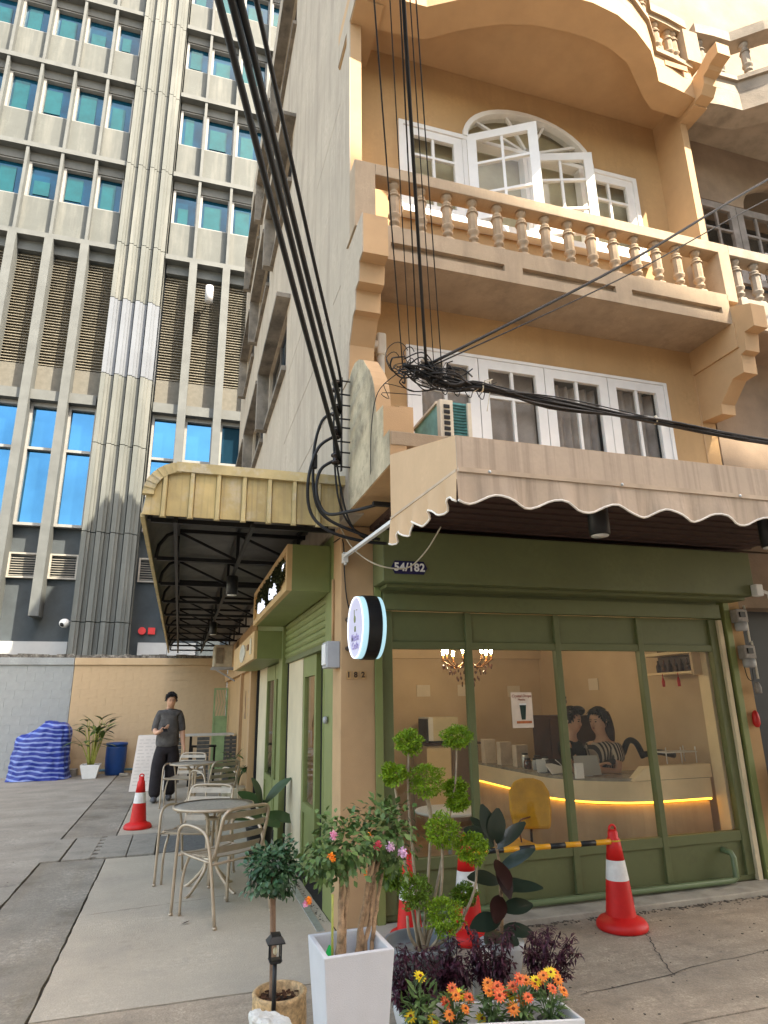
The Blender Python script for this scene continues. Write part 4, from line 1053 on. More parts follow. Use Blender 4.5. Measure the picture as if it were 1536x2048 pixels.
# shelf with tube light on the right wall
S = thing('wall_shelf', 'wall shelf with dark bottles and a white tube light at the right of the shop', 'shelf', (4.9, 5.5, 1.8))
MB().box(4.70,4.95,5.22,5.95,1.97,2.0).build('board', M_ctop, S); MB().box(4.70,4.95,5.22,5.95,1.78,1.80).build('board', M_ctop, S)
MB().box(4.925,4.95,5.22,5.95,1.80,2.15).build('back', M_brown, S)
MB().box(4.70,4.92,5.2,5.23,1.76,2.02).build('side_board', M_cwood, S)
MB().tube([(4.72,5.28,2.045),(4.72,5.62,2.045)], .010).build('tube_light', mat('tube light', (.9,.95,1), .3, 0, emit=(.85,.93,1.0), estr=1.5), S)
for i in range(7):
    o = thing('bottle', 'small dark bottle on the wall shelf', 'bottle', (4.82, 5.32+i*.085, 1.80), 'bottles on the wall shelf')
    MB().lathe((4.82,5.32+i*.085,1.80), [(.022,0),(.024,.07),(.010,.10),(.010,.13)], 10).build('glass', (M_brown, M_drop)[i % 2], o)
for i, y in enumerate((5.42, 5.64)):
    o = thing('tassel', ('red tassel hanging under the wall shelf, the right one','red tassel hanging under the wall shelf, the left one')[i], 'tassel', (4.72, y, 1.76), 'red tassels under the shelf')
    MB().tube([(4.70,y,1.79),(4.70,y,1.75)], .004).lathe((4.70,y,1.66), [(.014,0),(.016,.05),(.006,.09)], 8).build('tassel_cord', M_red, o)
# poster in the window
PO = thing('poster', 'white poster of an iced dark green drink in a cup on the shop glass', 'poster', (2.757, 5.06, 1.33))
MB().box(2.66, 2.855, 5.060, 5.0635, 1.33, 1.615).build('sheet', mat('poster paper', (.74,.62,.52), .5, .10, 4), PO)
MB().prism([(2.735,1.515),(2.795,1.515),(2.783,1.395),(2.747,1.395)], 'y', 5.0575, 5.0598).build('cup', mat('cup green', (.010,.035,.028), .4, .3, 30), PO)
MB().prism([(2.732,1.525),(2.798,1.525),(2.795,1.512),(2.735,1.512)], 'y', 5.0570, 5.0598).build('cup_lid', M_whitep, PO)
MB().box(2.70, 2.84, 5.0578, 5.0598, 1.365, 1.385).build('print_band', mat('print orange', (.50,.14,.04), .5, .3, 20), PO)
text_mesh('Crystal Drops', .032, mat('print red', (.30,.07,.05), .5, 0), 'title', PO, face_front((2.757,5.0588,1.585)), .0008, .0003, shear=.25)
text_mesh('Matcha', .024, mat('print red', (.30,.07,.05), .5, 0), 'subtitle', PO, face_front((2.757,5.0588,1.556)), .0008)
# round table, mustard chair, black chair, small rack
o = thing('cafe_table', 'round white table inside the shop window', 'table', (2.42, 5.95, .02))
MB().lathe((2.42,5.95,.58), [(.30,0),(.31,.012),(.31,.02),(.30,.028)], 32).build('top', M_white, o); MB().lathe((2.42,5.95,.02), [(.2,0),(.2,.015),(.02,.03),(.02,.56)], 20).build('pedestal', M_greyp, o)
M_must = mat('mustard velvet', (.78,.40,.02), .9, .12, 6, .2, 200)
YC = thing('armchair', 'mustard yellow padded chair inside the shop by the counter', 'chair', (2.86, 5.55, .02))
s_ = MB(); s_.box(2.60,3.02,5.28,5.72,.30,.38); s_.build('seat', M_must, YC, bevel=.035)
bk = [(-.16,-.20),(.16,-.20),(.185,-.05),(.18,.10),(.13,.19),(.05,.215),(-.05,.215),(-.13,.19),(-.18,.10),(-.185,-.05)]
b_ = MB(); b_.prism(bk, 'y', -.03, .03); mm = Matrix.Translation((3.06,5.60,.66)) @ Matrix.Rotation(R(-22),4,'Z') @ Matrix.Rotation(R(-10),4,'X')
b_.v = [tuple(mm @ Vector(v)) for v in b_.v]; b_.build('backrest', M_must, YC, bevel=.025)
for (x, y) in ((2.64,5.32),(2.98,5.32),(2.64,5.68),(2.98,5.68)): MB().tube([(x,y,.02),(x,y,.30)], .014).build('leg', M_brown, YC)
MB().tube([(3.05,5.60,.30),(3.09,5.66,.50)], .012).build('back_post', M_black, YC)
MB().tube(smooth_path([(2.90,5.50,.37),(2.88,5.48,.54),(3.0,5.55,.56),(3.13,5.60,.57)], 4), .007).build('arm_rail', M_brass, YC)
o = thing('office_chair', 'black padded chair behind the raised end of the counter', 'chair', (4.35, 5.75, .02))
MB().tube(smooth_path([(3.98,5.80,.80),(4.0,5.80,.93),(4.15,5.80,.97),(4.25,5.82,1.03),(4.35,5.85,1.14),(4.45,5.86,1.12),(4.52,5.86,.98)], 5), [.03]*31, 8).build('arm', M_black, o)
MB().tube(smooth_path([(4.42,5.72,1.02),(4.60,5.72,1.035),(4.78,5.72,1.0)], 5), .028, 8).build('arm', M_black, o)
MB().box(4.1,4.6,5.6,6.05,.50,.58).build('seat', M_black, o, bevel=.03); MB().tube([(4.35,5.82,.1),(4.35,5.82,.5)], .03).lathe((4.35,5.82,.02), [(.22,0),(.22,.02),(.03,.08)], 12).build('base', M_black, o)
o = thing('wire_rack', 'small white rack on the raised end of the counter', 'rack', (4.6, 5.4, .955))
MB().box(4.42,4.78,5.40,5.58,1.05,1.06).build('shelf', M_white, o)
r_ = MB()
for (x, y) in ((4.43,5.41),(4.77,5.41),(4.43,5.57),(4.77,5.57),(4.6,5.41)): r_.tube([(x,y,.955),(x,y,1.10)], .005, 6)
r_.build('post', M_white, o)
# till, tablets, jars, cups and paper bags
def tablet(name, label, cat, x, y, z, w, h, ry, lean, m_):
    t = thing(name, label, cat, (x, y, z))
    mm = Matrix.Translation((x,y,z)) @ Matrix.Rotation(R(ry),4,'Z') @ Matrix.Rotation(R(lean),4,'X')
    q = MB().box(-w/2,w/2,-.005,.005,.01,h); q.v = [tuple(mm @ Vector(v)) for v in q.v]; q.build('panel', m_, t, bevel=.002)
    q = MB().box(-.03,.03,0,.09,0,.012); q.v = [tuple(Matrix.Translation((x,y,z)) @ Matrix.Rotation(R(ry),4,'Z') @ Vector(v)) for v in q.v]; q.build('stand', M_greyp, t)
    return t
M_tab = mat('tablet grey', (.42,.40,.36), .35, .03)
tablet('tablet', 'silver tablet standing on the counter before the woman in stripes', 'tablet', 3.72, 5.62, .86, .24, .19, -8, -22, M_tab)
tablet('tablet', 'white tablet lying tilted on the counter left of the silver one', 'tablet', 3.58, 5.88, .86, .22, .14, 10, -50, M_white)
tablet('price_stand', 'small white price card on a stand at the left of the till', 'card', 3.47, 6.05, .86, .10, .13, -20, -18, M_whitep)
t = thing('till', 'black till with a white cable on the counter', 'till', (3.56, 6.0, .86))
MB().prism([(5.92,.86),(6.12,.86),(6.10,.97),(6.0,.99)], 'x', 3.52, 3.74).build('case', M_black, t)
MB().tube(smooth_path([(3.55,5.93,.99),(3.60,5.90,.93),(3.55,5.88,.87)],4), .004, 6).build('cable', M_white, t)
tag(MB().box(3.50,3.58,5.50,5.53,.86,.99).build('menu_card', M_white), 'upright white card holder near the third mullion', 'card')
M_bag = mat('paper bag', (.62,.52,.42), .8, .1, 8)
for i, (x, y) in enumerate(((3.50,7.30),(3.56,7.02),(3.62,6.76))):
    tag(MB().prism([(x-.07,y-.05),(x+.07,y-.05),(x+.07,y+.05),(x-.07,y+.05)], 'z', .86, 1.12-.02*i).build('paper_bag', M_bag), ('beige paper bag on the counter, leftmost of the row','beige paper bag on the counter, middle of the row','beige paper bag on the counter, rightmost of the row')[i], 'paper bag', 'paper bags on the counter')
for i, (x, y, h, c_) in enumerate(((3.60,6.62,.13,M_steel),(3.56,6.50,.09,M_drop),(3.63,6.42,.12,M_brown),(3.57,6.34,.10,M_greyp),(3.62,6.24,.12,M_whitep))):
    o = thing('jar', ('steel jar at the left of the counter jars','dark red jar second from the left on the counter','brown jar in the middle of the counter jars','grey tub fourth from the left on the counter','white cup rightmost of the counter jars')[i], 'jar', (x,y,.86), 'jars on the counter')
    MB().lathe((x,y,.86), [(.035,0),(.04,.02),(.04,h*.8),(.03,h)], 14).build('body', c_, o); MB().lathe((x,y,.86+h), [(.032,0),(.032,.015)], 12).build('lid', M_black, o)
o = thing('toy_figure', 'small black and white animal figure standing on the dark cupboard', 'figurine', (4.52,7.25,1.36))
MB().ell((4.52,7.25,1.42), .06,.06,.07).build('body', M_white, o); MB().ell((4.52,7.25,1.53), .045,.045,.045).build('head', M_black, o)
for s in (-1,1): MB().ell((4.52+s*.03,7.24,1.575), .015,.012,.018,8,6).build('ear', M_black, o)
tag(MB().ell((4.58,7.05,1.42), .09,.09,.06).build('pot_lid', M_black), 'round black rice pot on the dark cupboard', 'pot')

# ------------------------------------------------------------------ people
def skin(name, pts, edges, rad, m, parent, sub=2, root=0):
    me = bpy.data.meshes.new(name); me.from_pydata([tuple(p) for p in pts], edges, [])
    o = bpy.data.objects.new('tmp', me); COL.objects.link(o)
    sk = o.modifiers.new('skin', 'SKIN'); sk.use_smooth_shade = True; sk.branch_smoothing = .6
    lay = me.skin_vertices[0].data if me.skin_vertices else None
    if lay is None:
        b = bmesh.new(); b.from_mesh(me); b.verts.layers.skin.verify(); b.to_mesh(me); b.free(); lay = me.skin_vertices[0].data
    for i, r in enumerate(rad):
        lay[i].radius = (r, r) if not isinstance(r, tuple) else r
        lay[i].use_root = (i == root)
    sb = o.modifiers.new('sub', 'SUBSURF'); sb.levels = sub; sb.render_levels = sub
    dg = bpy.context.evaluated_depsgraph_get(); dg.update()
    nm = bpy.data.meshes.new_from_object(o.evaluated_get(dg)); nm.name = name
    bpy.data.objects.remove(o); bpy.data.meshes.remove(me)
    w = wloc(parent)
    for v in nm.vertices: v.co -= w
    for p in nm.polygons: p.use_smooth = True
    nm.materials.clear(); nm.materials.append(m)
    r = bpy.data.objects.new(name, nm); COL.objects.link(r); r.parent = parent; return r
M_skin = mat('skin', (.60,.34,.22), .55, .05, 8, sub=.05); M_hair = mat('black hair', (.012,.009,.008), .5, .3, 40)
M_shirt = mat('charcoal tee', (.105,.097,.092), .9, .25, 7, .3, 60); M_trou = mat('dark trousers', (.020,.016,.018), .9, .2, 8, .2, 60); M_shoe = mat('grey shoes', (.10,.10,.105), .8, .15, 20)

def hand(bodyV, bodyE, rad, wi, wrist, d, up, spread=.018, curl=.3):
    """palm and five fingers continuing from vertex wi; d: hand direction, up: back of hand"""
    d = Vector(d).normalized(); up = Vector(up).normalized(); sd = d.cross(up).normalized(); w = Vector(wrist)
    p = len(bodyV); bodyV.append(w + d*.05); bodyE.append((wi, p)); rad.append((.032,.018))
    for i in range(4):
        off = (i-1.5)*spread; L = (.070,.080,.075,.060)[i]
        k = len(bodyV); b0 = w + d*.085 + sd*off
        bodyV += [b0, b0 + d*L*.5 - up*L*curl*.3, b0 + d*L*.85 - up*L*curl]
        bodyE += [(p,k),(k,k+1),(k+1,k+2)]; rad += [.0105,.009,.0075]
    k = len(bodyV); b0 = w + d*.03 + sd*(-.032)
    bodyV += [b0, b0 + d*.035 - sd*.018, b0 + d*.062 - sd*.016 - up*.01]; bodyE += [(p,k),(k,k+1),(k+1,k+2)]; rad += [.013,.011,.009]
def head(parent, c, fwd, sc_=1.0, m=M_skin):
    """face features and hair shaped round centre c; the skull itself is part of the body mesh"""
    f = Vector(fwd).normalized(); s = f.cross(Vector((0,0,1))).normalized(); u = s.cross(f); c = Vector(c)
    def P(a, b, d_): return c + s*a*sc_ + f*b*sc_ + u*d_*sc_
    h = MB(); N, Mv = 20, 12; vs = []; fs = []
    for i in range(Mv+1):
        th = math.pi*.66*i/Mv
        for k in range(N):
            a = 2*math.pi*k/N; fr = math.cos(a)
            t2 = th*(1.0 if fr < .25 else max(.44, 1.0-.78*(fr-.25)/.75))
            r = 1 + .05*math.sin(5*a+3*th)
            vs.append(P(math.sin(t2)*math.sin(a)*.094*r, math.sin(t2)*math.cos(a)*.112*r-.006, math.cos(t2)*.118*r+.014))
    for i in range(Mv):
        for k in range(N):
            a_, b_ = i*N+k, i*N+(k+1) % N; fs.append((a_, b_, b_+N, a_+N))
    h.add(vs, fs, True); rr = random.Random(3)
    for i in range(260):
        th = math.pi*.64*math.sqrt(rr.random()); a = rr.uniform(0, 6.28); fr = math.cos(a)
        t2 = th*(1.0 if fr < .25 else max(.44, 1.0-.78*(fr-.25)/.75)); b_ = P(math.sin(t2)*math.sin(a)*.094, math.sin(t2)*math.cos(a)*.112-.006, math.cos(t2)*.118+.014)
        o_ = (b_-c).normalized(); h.chip(b_-o_*.004, o_*.45+Vector((rr.uniform(-.6,.6),rr.uniform(-.6,.6),-.5)), o_, .040, .020)
    h.build('hair', M_hair, parent)
    for sx in (-1, 1):
        MB().ell(P(sx*.031,.092,.0), .011,.008,.006,8,6).build('eye', M_hair, parent)
        MB().bar(P(sx*.016,.097,.020), P(sx*.045,.086,.020), .006, .005).build('eyebrow', M_hair, parent)
        MB().ell(P(sx*.082,-.004,-.008), .010,.016,.028,8,6).build('ear', m, parent)
    MB().ell(P(0,.104,-.026), .012,.014,.022,8,6).build('nose', m, parent)
    MB().ell(P(0,.093,-.062), .024,.008,.007,8,6).build('mouth', mat('lips', (.36,.13,.10), .5, 0), parent)
def skull(V, E, rad, ni, c, fwd):
    f = Vector(fwd).normalized(); c = Vector(c); k = len(V)
    V += [c + Vector((0,0,-.085)) + f*.02, c + Vector((0,0,-.045)) + f*.015, c + Vector((0,0,.02)), c + Vector((0,0,.075))]
    E += [(ni,k),(k,k+1),(k+1,k+2),(k+2,k+3)]; rad += [(.066,.070),(.082,.092),(.090,.110),(.072,.088)]

# the man walking in the yard, looking at his phone
MX, MY = -.15, 12.5
Pm = thing('person', 'man in a charcoal tee and black trousers walking in the yard looking at a phone', 'person', (MX, MY, 0))
def q(x, y, z): return Vector((MX+x, MY+y, z))
fw = (.10, -1, -.36)
V = [q(0,0,.98), q(0,.0,1.14), q(.01,.01,1.32), q(.01,.02,1.47), q(.01,0,1.545)]
E = [(0,1),(1,2),(2,3),(3,4)]; rad = [(.155,.115),(.145,.105),(.165,.115),(.10,.08),(.056,.056)]
skull(V, E, rad, 4, q(.015,-.035,1.665), fw)
def limb(par, pts, rs):
    k = len(V)
    for i, (p, r) in enumerate(zip(pts, rs)): V.append(p); rad.append(r); E.append((par if i == 0 else k+i-1, k+i))
    return len(V)-1
# right arm (image left) bent up, holding the phone
w = limb(2, [q(-.15,.0,1.41), q(-.225,.0,1.17), q(-.20,-.15,1.10), q(-.13,-.23,1.13)], [.055,.048,.042,.034]); hand(V, E, rad, w, q(-.13,-.23,1.13), (.75,-.35,.35), (-.2,-.6,-.7), .014, .9)
# left arm hanging, slightly out
w = limb(2, [q(.16,.0,1.41), q(.235,.02,1.15), q(.262,-.05,.93), q(.275,-.09,.88)], [.055,.050,.042,.034]); hand(V, E, rad, w, q(.275,-.09,.88), (.25,-.25,-1), (1,-.2,.1), .017, .5)
# legs: mid-stride
limb(0, [q(-.10,.0,.88), q(-.12,-.08,.50), q(-.14,-.10,.10)], [.09,.065,.045]); limb(0, [q(.10,.0,.88), q(.10,.04,.50), q(.08,.14,.11)], [.09,.065,.045])
skin('body', V, E, rad, M_skin, Pm, 2)
head(Pm, q(.015,-.035,1.665), fw)
V, E, rad = [q(0,0,.83), q(0,0,.95), q(0,0,1.08), q(0,.0,1.22), q(0,.01,1.34), q(.005,.01,1.42), q(.01,.015,1.50)], [(0,1),(1,2),(2,3),(3,4),(4,5),(5,6)], [(.205,.16),(.215,.165),(.205,.16),(.20,.155),(.195,.15),(.17,.13),(.095,.09)]
limb(5, [q(-.155,.005,1.43), q(-.200,.0,1.27), q(-.228,-.02,1.11)], [.084,.070,.070]); limb(5, [q(.165,.005,1.43), q(.210,.01,1.27), q(.235,.01,1.11)], [.084,.070,.070])
skin('tee_shirt', V, E, rad, M_shirt, Pm, 2)
V, E, rad = [q(0,0,1.06), q(0,0,.98), q(0,0,.90)], [(0,1),(1,2)], [(.17,.13),(.19,.145),(.20,.15)]
limb(2, [q(-.105,-.005,.78), q(-.125,-.06,.50), q(-.14,-.09,.25), q(-.145,-.09,.04)], [.135,.125,.115,.115]); limb(2, [q(.105,.0,.78), q(.105,.04,.50), q(.10,.09,.26), q(.085,.13,.05)], [.135,.125,.115,.115])
skin('trousers', V, E, rad, M_trou, Pm, 2)
for (x, y) in ((-.15,-.15),(.085,.09)):
    sh_ = MB(); sh_.ell(q(x,y-.04,.045), .055,.15,.045,14,8); sh_.ell(q(x,y+.06,.06), .05,.08,.05,14,8); sh_.build('shoe', M_shoe, Pm)
mm = Matrix.Translation(q(-.055,-.275,1.175)) @ Matrix.Rotation(R(20),4,'Z') @ Matrix.Rotation(R(-50),4,'X')
ph = MB().box(-.036,.036,-.004,.004,-.07,.07); ph.v = [tuple(mm @ Vector(v)) for v in ph.v]
tag(ph.build('phone', M_black, bevel=.003), 'black phone held by the man in the yard', 'phone')

# two people behind the counter
def upper(name_label, x, y, ztop, fwd, m_top, hairlong, stripes=False, arms=None):
    t = thing('person', name_label, 'person', (x, y, .02)); zc = ztop-.13
    def p(a, b, c): return Vector((x+a, y+b, zc+c))
    f = Vector(fwd).normalized(); s = f.cross(Vector((0,0,1))).normalized()
    def F(a, b, c): return Vector((x,y,zc+c)) + s*a + f*b
    V = [F(0,0,-.68), F(0,0,-.45), F(0,0,-.29), F(0,.01,-.19), F(0,.02,-.12)]; E = [(0,1),(1,2),(2,3),(3,4)]; rad = [(.14,.11),(.12,.095),(.13,.10),(.09,.07),(.048,.048)]
    skull(V, E, rad, 4, F(0,.03,0), f)
    def lb(par, pts, rs):
        k = len(V)
        for i, (p_, r) in enumerate(zip(pts, rs)): V.append(p_); rad.append(r); E.append((par if i == 0 else k+i-1, k+i))
        return len(V)-1
    for sgn in (-1, 1):
        w = lb(2, [F(sgn*.16,0,-.24), F(sgn*.19,.06,-.48), F(sgn*.13,.25,-.42), F(sgn*.10,.30,-.38)], [.05,.04,.032,.026]); hand(V, E, rad, w, F(sgn*.10,.30,-.38), f*.8+Vector((0,0,.5)), Vector((0,0,1)), .015, .5)
    lb(0, [F(-.09,0,-.78), F(-.09,.02,-1.02), F(-.09,0,-(zc-.08))], [.09,.06,.04]); lb(0, [F(.09,0,-.78), F(.09,.02,-1.02), F(.09,0,-(zc-.08))], [.09,.06,.04])
    skin('body', V, E, rad, M_skin, t, 2); head(t, F(0,.03,0), f)
    V2 = [F(0,0,-.72), F(0,0,-.48), F(0,0,-.30), F(0,.0,-.20)]; E2 = [(0,1),(1,2),(2,3)]; r2 = [(.165,.13),(.150,.12),(.155,.12),(.10,.08)]
    for sgn in (-1, 1):
        k = len(V2); V2 += [F(sgn*.165,0,-.245), F(sgn*.19,.03,-.40)]; E2 += [(2,k),(k,k+1)]; r2 += [.066,.064]
    skin('top', V2, E2, r2, m_top, t, 2)
    V3 = [F(0,0,-.70), F(-.09,0,-.80), F(-.09,.01,-1.02), F(-.09,0,-(zc-.05)), F(.09,0,-.80), F(.09,.01,-1.02), F(.09,0,-(zc-.05))]
    skin('trousers', V3, [(0,1),(1,2),(2,3),(0,4),(4,5),(5,6)], [(.16,.13),.11,.08,.07,.11,.08,.07], M_trou, t, 1)
    if hairlong:
        V4 = [F(0,-.02,.09), F(0,-.055,.0), F(0,-.085,-.12), F(0,-.095,-.26)]; skin('long_hair', V4, [(0,1),(1,2),(2,3)], [(.075,.06),(.092,.07),(.10,.055),(.07,.035)], M_hair2, t, 2)
    return t
M_hair2 = mat('brown black hair', (.035,.012,.008), .5, .3, 40)
m_ = bpy.data.materials.new('striped blouse'); m_.use_nodes = True; MATS['striped blouse'] = m_
N_ = m_.node_tree.nodes; tc_ = N_.new('ShaderNodeTexCoord'); wv = N_.new('ShaderNodeTexWave'); wv.inputs['Scale'].default_value = 13; wv.inputs['Distortion'].default_value = .6; wv.bands_direction = 'X'
mp_ = N_.new('ShaderNodeMapping'); mp_.inputs['Scale'].default_value = (1,1,.04); cr = N_.new('ShaderNodeValToRGB'); cr.color_ramp.interpolation = 'CONSTANT'
cr.color_ramp.elements[0].color = (.025,.018,.018,1); cr.color_ramp.elements[1].color = (.45,.36,.28,1); cr.color_ramp.elements[1].position = .5
L_ = m_.node_tree.links; L_.new(tc_.outputs['Object'], mp_.inputs[0]); L_.new(mp_.outputs[0], wv.inputs[0]); L_.new(wv.outputs['Fac'], cr.inputs[0]); L_.new(cr.outputs[0], N_['Principled BSDF'].inputs['Base Color'])
N_['Principled BSDF'].inputs['Roughness'].default_value = .8
upper('woman with long dark hair in a striped blouse behind the counter', 4.14, 5.97, 1.48, (-.93,-.30,-.15), m_, True)
upper('person in a black tee facing the woman in stripes behind the counter', 3.86, 6.12, 1.49, (.55,-.8,-.2), mat('black tee', (.014,.013,.014), .9, .1), False)
# ------------------------------------------------------------------ traffic cones and bar
M_cone = mat('cone red', (.62,.012,.010), .5, .10, 5, .08, 60, spots=.25, pcol=(.36,.02,.02), pscale=9); M_refl = mat('cone white', (.72,.69,.66), .5, .08, 12, spots=.3, pcol=(.50,.45,.42), pscale=14)
def cone(label, x, y, s=1.0, tilt=0):
    t = thing('traffic_cone', label, 'traffic cone', (x, y, 0), 'red traffic cones')
    b = MB(); n = 28
    b.lathe((x,y,0), [(.165*s,0),(.172*s,.012),(.170*s,.035),(.150*s,.060),(.120*s,.068),(.100*s,.085)], n)
    b.build('base', M_cone, t)
    MB().lathe((x,y,0), [(.100*s,.082),(.078*s,.30*s)], n, cap=False).build('lower_body', M_cone, t)
    MB().lathe((x,y,0), [(.0785*s,.30*s),(.0625*s,.425*s)], n, cap=False).build('white_band', M_refl, t)
    MB().lathe((x,y,0), [(.062*s,.425*s),(.045*s,.555*s),(.036*s,.565*s),(.034*s,.60*s),(.022*s,.615*s)], n).build('upper_body', M_cone, t)
    lp = [(x+.026*s*math.cos(R(a)), y, .618*s+.026*s*math.sin(R(a))) for a in range(-20,201,20)]
    MB().tube(lp, .008*s, 8).build('loop', M_cone, t)
    return t
cone('red traffic cone with a white band standing on the yard edge near the tables', -.415, 9.93, 1.04)
cr_ = cone('red traffic cone with a white band in front of the shop window at right', 3.10, 4.47, 1.03)
q_ = MB(); n_ = 6
for i in range(n_+1):
    an = R(-38+44*i/n_)
    for z, r in ((.15,.0962*1.03),(.225,.0870*1.03)): q_.v.append((3.10+r*math.cos(an), 4.47+r*math.sin(an), z*1.03))
for i in range(n_): q_.f.append([2*i,2*i+2,2*i+3,2*i+1]); q_.sm.append(True)
q_.build('sticker', M_refl, cr_)
cone('red traffic cone half hidden behind the rubber plant, holding the striped bar', 1.99, 4.62, 1.0)
cone('red traffic cone mostly hidden behind the flowering shrub at the corner pillar', 1.60, 4.72, .86)
bb = thing('barrier_bar', 'yellow and black striped plastic bar tied between two cones', 'barrier', (2.55, 4.53, .55))
M_yel = mat('bar yellow', (.75,.34,.012), .4, .04, 10); pa, pb = Vector((2.03,4.60,.535)), Vector((3.06,4.45,.558)); nseg = 9
for i in range(nseg):
    a = pa + (pb-pa)*(i/nseg); b = pa + (pb-pa)*((i+1)/nseg)
    MB().tube([a, b], .0185, 12).build('bar_segment', M_yel if i % 2 == 0 else M_black, bb)
rp = [Vector((3.10+.045*math.cos(R(a)), 4.47+.045*math.sin(R(a)), .562)) for a in range(0,361,30)]
MB().tube(rp, .007, 6).build('rope', mat('rope', (.55,.36,.03), .8, .1), bb)

# ------------------------------------------------------------------ chairs and tables in the yard
M_cha = mat('champagne aluminium', (.47,.38,.28), .38, .06, 12, metal=.35); M_slat = mat('slat aluminium', (.42,.35,.265), .45, .08, 8, metal=.25)
def make_chair(label):
    t = thing('patio_chair', label, 'chair', (0,0,0), 'aluminium slat chairs in the yard')
    r = .0125
    for s in (-1, 1):
        p = [(.262*s,.265,.0),(.262*s,.250,.30),(.262*s,.235,.55),(.262*s,.215,.615),(.262*s,.16,.645),(.262*s,.08,.650),(.262*s,-.04,.635),(.262*s,-.12,.60),(.262*s,-.165,.52),(.262*s,-.21,.36),(.265*s,-.285,.0)]
        MB().tube(smooth_path(p, 3), r, 8).build('arm_frame', M_cha, t)
        MB().tube(smooth_path([(.21*s,-.15,.425),(.21*s,.10,.43),(.215*s,.17,.36),(.225*s,.20,.22),(.225*s,.205,0)], 4), .011, 8).build('front_leg', M_cha, t)
        MB().lathe((.262*s,.266,-.001), [(.016,0),(.016,.02)], 10).build('foot_cap', M_cha, t)
        MB().lathe((.265*s,-.286,-.001), [(.016,0),(.016,.02)], 10).build('foot_cap', M_cha, t)
    u = [(-.215,-.05,.425),(-.222,-.15,.432),(-.225,-.195,.47),(-.225,-.235,.60),(-.222,-.27,.72),(-.20,-.285,.765),(-.15,-.29,.782),(0,-.292,.785),(.15,-.29,.782),(.20,-.285,.765),(.222,-.27,.72),(.225,-.235,.60),(.225,-.195,.47),(.222,-.15,.432),(.215,-.05,.425)]
    MB().tube(smooth_path(u, 3), .0135, 8).build('back_frame', M_cha, t)
    f = MB()
    for s in (-1,1): f.tube(smooth_path([(.225*s,.235,.44),(.235*s,.10,.43),(.235*s,-.16,.41)],3), .011, 6)
    f.tube([(-.26,.22,.425),(.26,.22,.425)], .010, 6); f.tube([(-.25,-.175,.40),(.25,-.175,.40)], .010, 6); f.build('seat_frame', M_cha, t)
    for z in (.735, .655, .575, .495):
        y = -.16 - (z-.432)*.335; m = MB(); vs = []; fs = []
        for i in range(7):
            x = -.212+.424*i/6; d = -.020*(1-(x/.212)**2)
            vs += [(x,y+d-.004+.010,z-.024),(x,y+d-.004-.010,z+.024),(x,y+d+.004-.010,z+.024),(x,y+d+.004+.010,z-.024)]
        for i in range(6):
            a = i*4
            for k in range(4): fs.append((a+k, a+(k+1) % 4, a+4+(k+1) % 4, a+4+k))
        fs += [(0,1,2,3),(27,26,25,24)]; m.add(vs, fs, False); m.build('slat', M_slat, t)
    for i in range(6):
        y = -.125+i*.066; m = MB(); vs = []; fs = []
        zc = .438+.006*math.cos(i)
        for k in range(7):
            x = -.228+.456*k/6; d = -.014*(1-(x/.228)**2)
            vs += [(x,y-.027,zc+d),(x,y+.027,zc+d),(x,y+.027,zc+d+.007),(x,y-.027,zc+d+.007)]
        for k in range(6):
            a = k*4
            for j in range(4): fs.append((a+j, a+4+j, a+4+(j+1) % 4, a+(j+1) % 4))
        fs += [(3,2,1,0),(24,25,26,27)]; m.add(vs, fs, False); m.build('slat', M_slat, t)
    return t
c0 = make_chair('aluminium slat chair nearest the camera, its back turned, at the nearer round table')
spots = [((.415,5.80), 34, None),
         ((.25,6.93), 153, 'aluminium slat chair on the far side of the nearer round table, facing left'),
         ((.57,10.35), 30, 'aluminium slat chair on the near right side of the farther round table, its back turned'),
         ((.17,11.70), 153, 'aluminium slat chair on the far side of the farther round table, next to the man')]
for (p, a, lab) in spots:
    if lab is None: c0.location = (p[0], p[1], 0); c0.rotation_euler = (0,0,R(a))
    else: copy_thing(c0, (p[0], p[1], 0), R(a), lab)
M_ttop = mat('table top', (.46,.425,.36), .4, .12, 40, .1, 200, metal=.15)
def table(label, x, y):
    t = thing('patio_table', label, 'table', (x,y,0), 'round tables in the yard')
    MB().lathe((x,y,.675), [(.30,-.006),(.345,-.004),(.345,.010),(.28,.008)], 48).build('top', M_ttop, t)
    MB().lathe((x,y,.682), [(.343,-.016),(.357,-.014),(.360,-.002),(.356,.010),(.344,.012)], 48, cap=False).build('rim', M_cha, t)
    for k in range(4):
        a = R(45+90*k); ca, sa = math.cos(a), math.sin(a)
        P_ = [(x+.25*ca,y+.25*sa,.67),(x+.15*ca,y+.15*sa,.655),(x+.075*ca,y+.075*sa,.60),(x+.06*ca,y+.06*sa,.50),(x+.06*ca,y+.06*sa,.25),(x+.09*ca,y+.09*sa,.15),(x+.24*ca,y+.24*sa,.02),(x+.29*ca,y+.29*sa,.0)]
        MB().tube(smooth_path(P_, 4), .015, 8).build('leg', M_cha, t)
    for z in (.565, .24):
        MB().lathe((x,y,z), [(.062,0),(.072,.0),(.072,.02),(.062,.02)], 20, cap=False).build('collar', M_cha, t)
    return t
table('round aluminium patio table nearer the camera with a grey top', .365, 6.52)
table('round aluminium patio table farther back beside the man', .28, 11.2)
